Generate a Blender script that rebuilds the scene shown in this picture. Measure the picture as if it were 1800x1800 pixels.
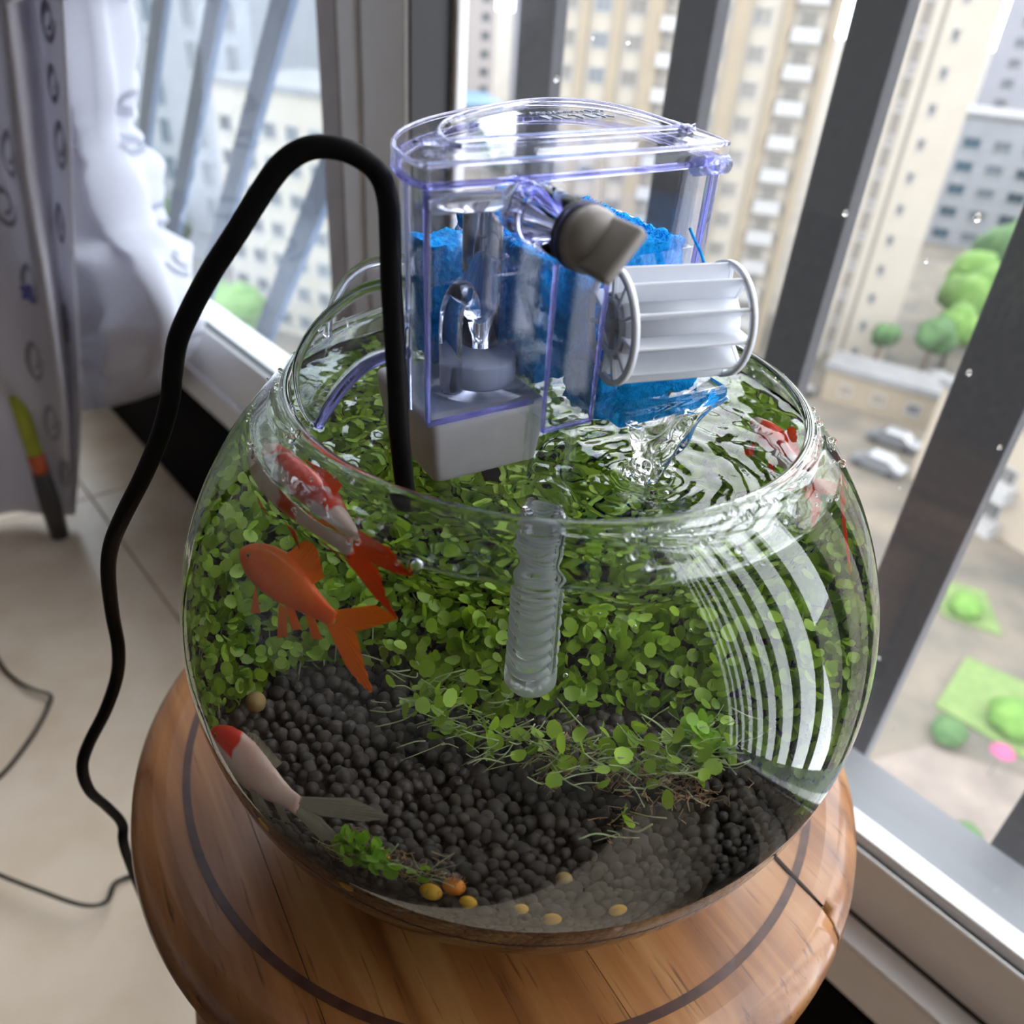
import bpy, bmesh, math, random
import numpy as np
from mathutils import Vector, Matrix, Euler, noise

random.seed(7)
rng = np.random.default_rng(7)
S = bpy.context.scene
COL = S.collection
for o in list(bpy.data.objects):
    bpy.data.objects.remove(o)

# ------------------------------------------------------------------ camera, world, exposure
cam_d = bpy.data.cameras.new('camera')
cam_d.sensor_width = 36.0
cam_d.lens = 1405.82 / 1800 * 36
cam_d.clip_start = 0.01
cam_d.clip_end = 3000
cam_d.dof.use_dof = True
cam_d.dof.focus_distance = 0.205
cam_d.dof.aperture_fstop = 13.0
cam = bpy.data.objects.new('camera', cam_d)
COL.objects.link(cam)
_r = Vector((0.99452331, 0.07908878, 0.06832533))
_u = Vector((-0.10040897, 0.54157161, 0.83463658))
_f = Vector((-0.02900733, 0.83692601, -0.54654682))
M = Matrix.Identity(4)
for i in range(3):
    M[i][0], M[i][1], M[i][2] = _r[i], _u[i], -_f[i]
M.translation = Vector((0, -0.195356, 0.244797))
cam.matrix_world = M
S.camera = cam

world = bpy.data.worlds.new('overcast_sky')
S.world = world
world.use_nodes = True
wn = world.node_tree
wn.nodes.clear()
w_out = wn.nodes.new('ShaderNodeOutputWorld')
w_bg = wn.nodes.new('ShaderNodeBackground')
w_tc = wn.nodes.new('ShaderNodeTexCoord')
w_sep = wn.nodes.new('ShaderNodeSeparateXYZ')
w_ramp = wn.nodes.new('ShaderNodeValToRGB')
w_ramp.color_ramp.elements[0].position = 0.0
w_ramp.color_ramp.elements[0].color = (0.86, 0.90, 0.97, 1)
w_ramp.color_ramp.elements[1].position = 0.9
w_ramp.color_ramp.elements[1].color = (0.95, 0.98, 1.0, 1)
wn.links.new(w_tc.outputs['Generated'], w_sep.inputs[0])
wn.links.new(w_sep.outputs['Z'], w_ramp.inputs[0])
wn.links.new(w_ramp.outputs[0], w_bg.inputs[0])
w_bg.inputs[1].default_value = 5.0
wn.links.new(w_bg.outputs[0], w_out.inputs[0])

S.view_settings.view_transform = 'Standard'
S.view_settings.look = 'None'
S.view_settings.exposure = 0.52
S.view_settings.gamma = 1.0
S.view_settings.use_curve_mapping = False
S.cycles.use_denoising = True
S.cycles.use_adaptive_sampling = True
S.cycles.adaptive_threshold = 0.02
S.cycles.max_bounces = 22
S.cycles.diffuse_bounces = 4
S.cycles.glossy_bounces = 6
S.cycles.transmission_bounces = 20
S.cycles.transparent_max_bounces = 24
S.cycles.sample_clamp_indirect = 6.0
S.cycles.caustics_refractive = True
S.cycles.caustics_reflective = False
S.cycles.blur_glossy = 0.5

# ------------------------------------------------------------------ materials
MATS = {}


def new_mat(name):
    m = bpy.data.materials.new(name)
    m.use_nodes = True
    m.node_tree.nodes.clear()
    MATS[name] = m
    return m, m.node_tree.nodes, m.node_tree.links


def pbr(name, col, rough=0.5, var=None, scale=20.0, stretch=None, rot=0.0, bump=0.0, metallic=0.0,
        detail=4.0, rand=0.0, spec=0.5, coat=0.0, transl=0.0, alpha=1.0):
    """Principled surface with a noise between two colours and an optional bump."""
    m, N, L = new_mat(name)
    out = N.new('ShaderNodeOutputMaterial')
    b = N.new('ShaderNodeBsdfPrincipled')
    b.inputs['Roughness'].default_value = rough
    b.inputs['Metallic'].default_value = metallic
    b.inputs['Specular IOR Level'].default_value = spec
    b.inputs['Coat Weight'].default_value = coat
    b.inputs['Alpha'].default_value = alpha
    tc = N.new('ShaderNodeTexCoord')
    mp = N.new('ShaderNodeMapping')
    mp.inputs['Rotation'].default_value = (0, 0, rot)
    mp.inputs['Scale'].default_value = stretch or (1, 1, 1)
    nz = N.new('ShaderNodeTexNoise')
    nz.inputs['Scale'].default_value = scale
    nz.inputs['Detail'].default_value = detail
    L.new(tc.outputs['Object'], mp.inputs[0])
    L.new(mp.outputs[0], nz.inputs[0])
    c2 = var or col
    rp = N.new('ShaderNodeValToRGB')
    rp.color_ramp.elements[0].position = 0.3
    rp.color_ramp.elements[1].position = 0.7
    rp.color_ramp.elements[0].color = (*col, 1)
    rp.color_ramp.elements[1].color = (*c2, 1)
    L.new(nz.outputs[0], rp.inputs[0])
    csrc = rp.outputs[0]
    if rand:
        oi = N.new('ShaderNodeObjectInfo')
        mr = N.new('ShaderNodeMapRange')
        mr.inputs['To Min'].default_value = 1 - rand
        mr.inputs['To Max'].default_value = 1 + rand
        L.new(oi.outputs['Random'], mr.inputs[0])
        hs = N.new('ShaderNodeHueSaturation')
        L.new(mr.outputs[0], hs.inputs['Value'])
        L.new(csrc, hs.inputs['Color'])
        csrc = hs.outputs[0]
    L.new(csrc, b.inputs['Base Color'])
    if bump:
        bp = N.new('ShaderNodeBump')
        bp.inputs['Strength'].default_value = bump
        bp.inputs['Distance'].default_value = 0.001
        L.new(nz.outputs[0], bp.inputs['Height'])
        L.new(bp.outputs[0], b.inputs['Normal'])
    sh = b.outputs[0]
    if transl:
        t = N.new('ShaderNodeBsdfTranslucent')
        L.new(csrc, t.inputs[0])
        mx = N.new('ShaderNodeMixShader')
        mx.inputs[0].default_value = transl
        L.new(b.outputs[0], mx.inputs[1])
        L.new(t.outputs[0], mx.inputs[2])
        sh = mx.outputs[0]
    L.new(sh, out.inputs[0])
    return m


def glass(name, col=(1, 1, 1), ior=1.5, rough=0.0, haze=0.0, haze_col=(0.85, 0.88, 0.95)):
    m, N, L = new_mat(name)
    out = N.new('ShaderNodeOutputMaterial')
    g = N.new('ShaderNodeBsdfGlass')
    g.inputs['Color'].default_value = (*col, 1)
    g.inputs['IOR'].default_value = ior
    g.inputs['Roughness'].default_value = rough
    sh = g.outputs[0]
    if haze:
        d = N.new('ShaderNodeBsdfDiffuse')
        d.inputs[0].default_value = (*haze_col, 1)
        t = N.new('ShaderNodeBsdfTranslucent')
        t.inputs[0].default_value = (*haze_col, 1)
        a = N.new('ShaderNodeMixShader')
        a.inputs[0].default_value = 0.5
        L.new(d.outputs[0], a.inputs[1])
        L.new(t.outputs[0], a.inputs[2])
        mx = N.new('ShaderNodeMixShader')
        mx.inputs[0].default_value = haze
        L.new(g.outputs[0], mx.inputs[1])
        L.new(a.outputs[0], mx.inputs[2])
        sh = mx.outputs[0]
    L.new(sh, out.inputs[0])
    return m


def pane_mat(name, dust_haze, tint=(1, 1, 1)):
    """window glass: clear, a Fresnel reflection and a thin dusty veil that stands in for outdoor haze"""
    m, N, L = new_mat(name)
    out = N.new('ShaderNodeOutputMaterial')
    tr = N.new('ShaderNodeBsdfTransparent')
    tr.inputs[0].default_value = (*tint, 1)
    gl = N.new('ShaderNodeBsdfGlossy')
    gl.inputs['Roughness'].default_value = 0.0
    lw = N.new('ShaderNodeLayerWeight')
    pw = N.new('ShaderNodeMath')
    pw.operation = 'POWER'
    pw.inputs[1].default_value = 5.0
    L.new(lw.outputs['Facing'], pw.inputs[0])
    fr = N.new('ShaderNodeMath')
    fr.operation = 'MULTIPLY_ADD'
    fr.inputs[1].default_value = 0.92
    fr.inputs[2].default_value = 0.022
    L.new(pw.outputs[0], fr.inputs[0])
    mx = N.new('ShaderNodeMixShader')
    L.new(fr.outputs[0], mx.inputs[0])
    L.new(tr.outputs[0], mx.inputs[1])
    L.new(gl.outputs[0], mx.inputs[2])
    d = N.new('ShaderNodeBsdfTranslucent')  # pale scatter mixed in as the haze outdoors
    d.inputs[0].default_value = (0.9, 0.93, 0.97, 1)
    m2 = N.new('ShaderNodeMixShader')
    m2.inputs[0].default_value = dust_haze
    L.new(mx.outputs[0], m2.inputs[1])
    L.new(d.outputs[0], m2.inputs[2])
    L.new(m2.outputs[0], out.inputs[0])
    return m


def thin_clear(name, tint, haze=0.0, refl=0.016):
    """thin clear moulded plastic: passes light straight, mirrors at grazing angles, faint tint"""
    m, N, L = new_mat(name)
    out = N.new('ShaderNodeOutputMaterial')
    tr = N.new('ShaderNodeBsdfTransparent')
    tr.inputs[0].default_value = (*tint, 1)
    gl = N.new('ShaderNodeBsdfGlossy')
    gl.inputs['Roughness'].default_value = 0.03
    lw = N.new('ShaderNodeLayerWeight')
    pw = N.new('ShaderNodeMath')
    pw.operation = 'POWER'
    pw.inputs[1].default_value = 5.0
    L.new(lw.outputs['Facing'], pw.inputs[0])
    fr = N.new('ShaderNodeMath')
    fr.operation = 'MULTIPLY_ADD'
    fr.inputs[1].default_value = 0.5
    fr.inputs[2].default_value = refl
    L.new(pw.outputs[0], fr.inputs[0])
    mx = N.new('ShaderNodeMixShader')
    L.new(fr.outputs[0], mx.inputs[0])
    L.new(tr.outputs[0], mx.inputs[1])
    L.new(gl.outputs[0], mx.inputs[2])
    sh = mx.outputs[0]
    if haze:
        d = N.new('ShaderNodeBsdfTranslucent')
        d.inputs[0].default_value = (0.85, 0.87, 0.97, 1)
        m2 = N.new('ShaderNodeMixShader')
        m2.inputs[0].default_value = haze
        L.new(sh, m2.inputs[1])
        L.new(d.outputs[0], m2.inputs[2])
        sh = m2.outputs[0]
    L.new(sh, out.inputs[0])
    return m


# ------------------------------------------------------------------ object helpers
def link(o):
    COL.objects.link(o)
    return o


def tag(o, label=None, cat=None, group=None, kind=None):
    if label:
        o['label'] = label
    if cat:
        o['category'] = cat
    if group:
        o['group'] = group
    if kind:
        o['kind'] = kind
    return o


def data(name, verts, faces, mat=None, smooth=False, mats=None, fmat=None):
    me = bpy.data.meshes.new(name)
    me.from_pydata([tuple(v) for v in verts], [], [tuple(f) for f in faces])
    for mm in (mats or ([mat] if mat else [])):
        me.materials.append(mm)
    if fmat is not None:
        me.polygons.foreach_set('material_index', fmat)
    if smooth:
        me.polygons.foreach_set('use_smooth', [True] * len(me.polygons))
    me.update()
    return me


def obj(name, geo, mat=None, parent=None, smooth=False, org=(0, 0, 0), kind=None, mats=None, fmat=None):
    v, f = geo
    if any(org):
        v = [(p[0] - org[0], p[1] - org[1], p[2] - org[2]) for p in v]
    o = link(bpy.data.objects.new(name, data(name, v, f, mat, smooth, mats, fmat)))
    if parent:
        o.parent = parent
    if kind:
        o['kind'] = kind
    return o


def empty(name, label, cat, loc=(0, 0, 0), group=None, kind=None, mw=None):
    e = link(bpy.data.objects.new(name, None))
    e.empty_display_size = 0.01
    e.location = loc
    if mw is not None:
        e.matrix_world = mw
    return tag(e, label, cat, group, kind)


def join(*geos):
    V, F = [], []
    for v, f in geos:
        k = len(V)
        V += [tuple(p) for p in v]
        F += [tuple(i + k for i in q) for q in f]
    return V, F


def xf(geo, m):
    return [tuple(m @ Vector(p)) for p in geo[0]], geo[1]


def bm_geo(bm):
    bm.verts.index_update()
    r = [tuple(v.co) for v in bm.verts], [tuple(v.index for v in f.verts) for f in bm.faces]
    bm.free()
    return r


def box(c, s, bev=0.0, seg=2, ax=None):
    """box of centre c and size s, in axes ax (3 vectors), edges rounded by bev"""
    bm = bmesh.new()
    bmesh.ops.create_cube(bm, size=1.0)
    bmesh.ops.scale(bm, vec=s, verts=bm.verts)
    if bev:
        bmesh.ops.bevel(bm, geom=list(bm.edges), offset=bev, segments=seg, affect='EDGES', profile=0.5)
    v, f = bm_geo(bm)
    if ax:
        v = [tuple(Vector(c) + ax[0] * p[0] + ax[1] * p[1] + ax[2] * p[2]) for p in v]
    else:
        v = [(p[0] + c[0], p[1] + c[1], p[2] + c[2]) for p in v]
    return v, f


def lathe(prof, seg=48, c=(0, 0, 0), close=False, cap0=False, cap1=False):
    V, F = [], []
    n = len(prof)
    for r, z in prof:
        for k in range(seg):
            a = 2 * math.pi * k / seg
            V.append((c[0] + r * math.cos(a), c[1] + r * math.sin(a), c[2] + z))
    m = n if close else n - 1
    for i in range(m):
        j = (i + 1) % n
        for k in range(seg):
            l = (k + 1) % seg
            F.append((i * seg + k, i * seg + l, j * seg + l, j * seg + k))
    if cap0:
        F.append(tuple(reversed(range(seg))))
    if cap1:
        F.append(tuple(range((n - 1) * seg, n * seg)))
    return V, F


def catmull(P, n=8):
    P = [Vector(p) for p in P]
    Q = [2 * P[0] - P[1]] + P + [2 * P[-1] - P[-2]]
    out = []
    for i in range(1, len(Q) - 2):
        a, b, c, d = Q[i - 1], Q[i], Q[i + 1], Q[i + 2]
        for k in range(n):
            t = k / n
            out.append(0.5 * (2 * b + (c - a) * t + (2 * a - 5 * b + 4 * c - d) * t * t + (3 * b - a - 3 * c + d) * t ** 3))
    out.append(P[-1])
    return out


def tube(P, r, seg=8, ry=None, up=Vector((0, 0, 1)), cap=True):
    """tube along P; r a number or list; ry the second half-axis (a flat cable)"""
    P = [Vector(p) for p in P]
    V, F = [], []
    prev = None
    for i, p in enumerate(P):
        t = (P[min(i + 1, len(P) - 1)] - P[max(i - 1, 0)]).normalized()
        if prev is None:
            s = t.cross(up)
            if s.length < 1e-4:
                s = t.cross(Vector((1, 0, 0)))
        else:
            s = prev - t * prev.dot(t)
        s.normalize()
        prev = s
        q = t.cross(s)
        rr = r[i] if isinstance(r, (list, tuple)) else r
        r2 = rr if ry is None else ry
        for k in range(seg):
            a = 2 * math.pi * k / seg
            V.append(tuple(p + s * rr * math.cos(a) + q * r2 * math.sin(a)))
    for i in range(len(P) - 1):
        for k in range(seg):
            l = (k + 1) % seg
            F.append((i * seg + k, i * seg + l, (i + 1) * seg + l, (i + 1) * seg + k))
    if cap:
        F.append(tuple(reversed(range(seg))))
        F.append(tuple(range((len(P) - 1) * seg, len(P) * seg)))
    return V, F


def prism(poly, z0, z1):
    n = len(poly)
    V = [(p[0], p[1], z0) for p in poly] + [(p[0], p[1], z1) for p in poly]
    F = [tuple(reversed(range(n))), tuple(range(n, 2 * n))]
    F += [(i, (i + 1) % n, n + (i + 1) % n, n + i) for i in range(n)]
    return V, F


def grid(fn, nu, nv, closed_u=False):
    V = [tuple(fn(i / nu, j / nv)) for j in range(nv + 1) for i in range(nu + (0 if closed_u else 1))]
    w = nu if closed_u else nu + 1
    F = []
    for j in range(nv):
        for i in range(nu):
            k = (i + 1) % w
            F.append((j * w + i, j * w + k, (j + 1) * w + k, (j + 1) * w + i))
    return V, F


def ico(sub=2, r=1.0):
    bm = bmesh.new()
    bmesh.ops.create_icosphere(bm, subdivisions=sub, radius=r)
    return bm_geo(bm)


def solid(poly3, th, nrm):
    """a thin sheet through the 3-D polygon, th thick along nrm"""
    n = len(poly3)
    nv = Vector(nrm).normalized() * th * 0.5
    V = [tuple(Vector(p) - nv) for p in poly3] + [tuple(Vector(p) + nv) for p in poly3]
    F = [tuple(reversed(range(n))), tuple(range(n, 2 * n))]
    F += [(i, (i + 1) % n, n + (i + 1) % n, n + i) for i in range(n)]
    return V, F


# ------------------------------------------------------------------ the room, seen along the window wall
PHI = -0.7896891561
E_ = Vector((math.cos(PHI), math.sin(PHI), 0))      # along the window wall, towards the camera's right
N_ = Vector((-math.sin(PHI), math.cos(PHI), 0))     # outwards through the window
Z_ = Vector((0, 0, 1))
AX = (E_, N_, Z_)
FLOOR = -0.456
CEIL = 2.15


def W(e, n, z):
    return E_ * e + N_ * n + Z_ * z


def wbox(e0, e1, n0, n1, z0, z1, bev=0.0, seg=2):
    return box(W((e0 + e1) / 2, (n0 + n1) / 2, (z0 + z1) / 2), (e1 - e0, n1 - n0, z1 - z0), bev, seg, AX)


mt_tile = pbr('beige_marble_tile', (0.74, 0.59, 0.44), 0.25, (0.86, 0.73, 0.59), 13, detail=8, rand=0.04)
mt_grout = pbr('tile_joint', (0.36, 0.28, 0.20), 0.8)
mt_wall = pbr('beige_wall_paint', (0.40, 0.37, 0.33), 0.8, (0.38, 0.35, 0.31), 5)
mt_black = pbr('shaded_black_base_tile', (0.005, 0.0045, 0.005), 0.85, (0.008, 0.007, 0.007), 14, spec=0.05)  # black base, colour lowered further for the shade at the wall foot
mt_bright = pbr('lit_ledge_aluminium', (0.86, 0.87, 0.88), 0.25, (0.90, 0.91, 0.92), 60, spec=0.8)  # paler copy of the frame aluminium, skylight on the ledges put into its colour
mt_sill = pbr('dark_outer_sill', (0.13, 0.14, 0.155), 0.5, (0.17, 0.18, 0.20), 8)  # grey-blue, darker than the frame rail
mt_alu = pbr('grey_aluminium', (0.76, 0.75, 0.74), 0.42, (0.80, 0.79, 0.78), 60, metallic=0.0, spec=0.6)
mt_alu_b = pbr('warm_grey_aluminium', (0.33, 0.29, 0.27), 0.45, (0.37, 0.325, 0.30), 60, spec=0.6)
mt_gasket_shade = pbr('black_rubber_and_shade', (0.02, 0.02, 0.022), 0.6)  # rubber gaskets, and the shade painted in the stile gap
mt_bar = pbr('dark_steel_paint', (0.011, 0.011, 0.015), 0.5, (0.020, 0.020, 0.025), 160, bump=0.3, spec=0.3)
mt_slat = pbr('blue_grey_slat', (0.05, 0.075, 0.125), 0.7, (0.065, 0.095, 0.15), 30, spec=0.2)
mt_pane_r = pane_mat('window_glass_clear', 0.012)
mt_pane_l = pane_mat('window_glass_hazed', 0.025, (0.93, 0.97, 1.0))

# floor slab and its tiles
fl = obj('floor', wbox(-3.0, 1.3, -2.7, 0.2, FLOOR - 0.05, FLOOR - 0.003), mt_grout, kind='structure')
T0 = Vector((-0.6504, 0.7641, 0))                 # a joint runs along the wall through here
jn = T0.dot(N_)
je = -1.05
TS = 0.86
tile_me = {}
for i in range(-4, 5):
    for k in range(-5, 2):
        e0, n0 = je + i * TS, jn + k * TS
        a0, a1 = max(e0, -3.0) + 0.0012, min(e0 + TS, 1.3) - 0.0012
        b0, b1 = max(n0, -0.250) + 0.0012, min(n0 + TS, 0.199) - 0.0012
        if a1 - a0 < 0.03 or b1 - b0 < 0.02:
            continue
        t = obj('tile', wbox(a0, a1, b0, b1, FLOOR - 0.01, FLOOR, 0.0012, 1), mt_tile, fl)

# dark boards added behind the viewer, out of view, to darken the bowl's reflection
mt_board = pbr('added_dark_board_wood', (0.030, 0.017, 0.010), 0.5, (0.055, 0.030, 0.017), 6, stretch=(1, 12, 1), rot=PHI, rand=0.2)
for i in range(20):
    n0 = -2.7 + i * 0.1225
    obj('added_dark_board', wbox(-3.0, 1.3, n0 + 0.0008, n0 + 0.1217, FLOOR - 0.01, FLOOR, 0.001, 1), mt_board, fl)
obj('ceiling', wbox(-3.0, 1.3, -2.7, 0.3, CEIL, CEIL + 0.05), mt_wall, kind='structure')
obj('wall_left', wbox(-3.05, -3.0, -2.7, 0.3, FLOOR, CEIL), mt_wall, kind='structure')
obj('wall_right', wbox(1.3, 1.35, -2.7, 0.3, FLOOR, CEIL), mt_wall, kind='structure')
obj('wall_back', wbox(-3.05, 1.35, -2.75, -2.7, FLOOR, CEIL), mt_wall, kind='structure')
obj('wall_front', wbox(-3.05, 1.35, 0.205, 0.29, FLOOR - 0.3, -0.246), mt_black, kind='structure')
obj('baseboard_front', wbox(-3.0, 1.3, 0.1985, 0.2055, FLOOR, -0.252, 0.001, 1), mt_black, kind='structure')
obj('trim_1', wbox(-3.05, 1.35, 0.2, 0.29, 1.95, CEIL), mt_wall, kind='structure')

# window frame: stepped bottom rail, drawn as one profile run along the wall
PROF = [(0.205, -0.250), (0.198, -0.246), (0.198, -0.209), (0.2005, -0.2065), (0.216, -0.2065), (0.2172, -0.205),
        (0.2172, -0.158), (0.2180, -0.1570), (0.2188, -0.1570), (0.2188, -0.166), (0.2238, -0.166), (0.2238, -0.155),
        (0.2245, -0.1538), (0.2386, -0.1538), (0.2396, -0.156), (0.2396, -0.160), (0.286, -0.166), (0.288, -0.168), (0.288, -0.250)]


def extrude_e(prof, e0, e1):
    n = len(prof)
    V = [tuple(W(e0, a, z)) for a, z in prof] + [tuple(W(e1, a, z)) for a, z in prof]
    F = [(i, (i + 1) % n, n + (i + 1) % n, n + i) for i in range(n)]
    F += [tuple(reversed(range(n))), tuple(range(n, 2 * n))]
    return V, F


win_r = empty('window_1', None, None, tuple(W(0.4, 0.22, -0.2)), kind='structure')
win_l = empty('window_2', None, None, tuple(W(-1.2, 0.21, -0.2)), kind='structure')


def part(root, name, geo, mat, smooth=False, kind=None, parent=None):
    return obj(name, geo, mat, parent or root, smooth, tuple(root.location), kind)


part(win_r, 'bottom_rail', extrude_e(PROF, -3.0, 1.3), mt_alu)
part(win_r, 'gasket_shade', wbox(-0.357, 1.3, 0.2193, 0.2238, -0.1645, -0.1600), mt_gasket_shade)
part(win_r, 'lit_ledge_strip', wbox(-3.0, 1.3, 0.1985, 0.2155, -0.2068, -0.2052, 0.0006, 1), mt_bright)
part(win_r, 'lit_ledge_strip', wbox(-0.357, 1.3, 0.2245, 0.2388, -0.1540, -0.1528, 0.0005, 1), mt_bright)
part(win_r, 'track_joint', wbox(-0.357, 1.3, 0.2155, 0.2174, -0.2052, -0.2036), mt_gasket_shade)
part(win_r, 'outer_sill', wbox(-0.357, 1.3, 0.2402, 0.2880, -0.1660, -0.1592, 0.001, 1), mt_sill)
part(win_r, 'sash_post', wbox(-0.41, -0.384, 0.232, 0.246, -0.156, 1.95, 0.002), mt_alu)
part(win_r, 'sash_stile', wbox(-0.3835, -0.357, 0.236, 0.246, -0.156, 1.95, 0.002), mt_alu)
part(win_r, 'top_rail', wbox(-0.42, 1.3, 0.2, 0.25, 1.88, 1.95), mt_alu)
part(win_r, 'pane', wbox(-0.357, 1.3, 0.2394, 0.2398, -0.156, 1.9), mt_pane_r)
part(win_l, 'bottom_rail', wbox(-3.0, -0.365, 0.203, 0.2165, -0.2065, -0.131, 0.0015), mt_alu)
part(win_l, 'sill_strip', wbox(-3.0, -0.47, 0.2166, 0.25, -0.165, -0.129, 0.001), mt_alu)
part(win_l, 'gasket_shade', wbox(-3.0, -0.482, 0.2085, 0.2125, -0.1308, -0.1272), mt_gasket_shade)
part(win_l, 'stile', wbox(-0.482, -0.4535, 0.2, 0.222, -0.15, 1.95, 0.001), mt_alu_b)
part(win_l, 'stile', wbox(-0.453, -0.427, 0.2, 0.222, -0.19, 1.95, 0.002), mt_alu)
part(win_l, 'stile', wbox(-0.4205, -0.365, 0.2, 0.226, -0.195, 1.95, 0.002), mt_alu)
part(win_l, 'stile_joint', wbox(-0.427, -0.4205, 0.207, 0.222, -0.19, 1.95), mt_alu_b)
part(win_l, 'gasket_shade', wbox(-0.365, -0.3625, 0.203, 0.236, -0.19, 1.95), mt_gasket_shade)  # black strip stands in for shade in the gap beside this stile
part(win_l, 'top_rail', wbox(-3.0, -0.42, 0.2, 0.25, 1.88, 1.95), mt_alu)
part(win_l, 'pane', wbox(-3.0, -0.482, 0.2095, 0.2099, -0.13, 1.9), mt_pane_l)
dr = []
sph1 = ico(1)
for i in range(60):
    e, z = random.uniform(-0.3, 0.35), random.uniform(-0.15, 0.35)
    s = random.choice((0.0006, 0.0009, 0.0013, 0.0018)) * random.uniform(0.7, 1.2)
    dr.append(xf(sph1, Matrix.Translation(W(e, 0.2393, z)) @ Matrix.Diagonal((s, s, s * random.uniform(1, 1.5), 1))))
mt_drop = glass('water_drop', ior=1.33)
part(win_r, 'raindrops', join(*dr), mt_drop, True, 'stuff')

# ------------------------------------------------------------------ railing and slats outside the window
rail = empty('window_railing', 'black flat steel bars standing outside the clear right hand pane', 'railing', tuple(W(0.0, 0.32, -0.4)))
for a, b in ((-0.386, -0.348), (-0.2385, -0.2085), (-0.122, -0.0925), (-0.007, 0.032), (0.118, 0.15), (0.24, 0.275), (0.37, 0.4), (0.495, 0.53), (0.62, 0.655), (0.745, 0.78), (0.87, 0.905), (0.995, 1.03), (1.12, 1.155), (1.245, 1.28)):
    part(rail, 'bar', wbox(a, b, 0.314, 0.328, -0.9, 1.8, 0.002), mt_bar)
part(rail, 'cross_rail', wbox(-0.45, 1.35, 0.328, 0.345, -0.92, -0.885, 0.002), mt_bar)
part(rail, 'cross_rail', wbox(-0.45, 1.35, 0.328, 0.345, 1.75, 1.785, 0.002), mt_bar)

slr = empty('slanted_slats', 'blue grey slanted slats outside the hazy pane beside the curtain', 'railing', tuple(W(-1.2, 0.42, -0.5)))  # solid slats stand in for slanted bands in the left pane
D_ = Vector((-0.17, 0.172, -0.29))
for p0 in ((-0.81, 1.385, 0.181), (-0.655, 1.228, 0.193), (-0.508, 1.081, 0.203), (-0.368, 0.939, 0.214), (-0.255, 0.83, 0.12)):
    p0 = Vector(p0)
    a, b = p0 - D_ * 2.6, p0 + D_ * 1.9
    ax = D_.normalized()
    sx = E_ - ax * E_.dot(ax)
    sx.normalize()
    part(slr, 'slat', box((a + b) / 2, (0.042, 0.012, (b - a).length), 0.002, 1, (sx, ax.cross(sx), ax)), mt_slat)
q0, q1 = Vector((-0.95, 1.53, 0.9)), Vector((-0.05, 0.62, 0.9))
part(slr, 'cross_rail', tube([q0 + Z_ * 0.05, q1 + Z_ * 0.05], 0.012, 8), mt_slat)
part(slr, 'cross_rail', tube([q0 - Z_ * 1.27, q1 - Z_ * 1.27], 0.012, 8), mt_slat)

# ------------------------------------------------------------------ wooden stool
SC = Vector((-0.00487, 0.02844, 0))
GR = math.atan2(-0.815, 0.58)                      # grain direction on the seat


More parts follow.
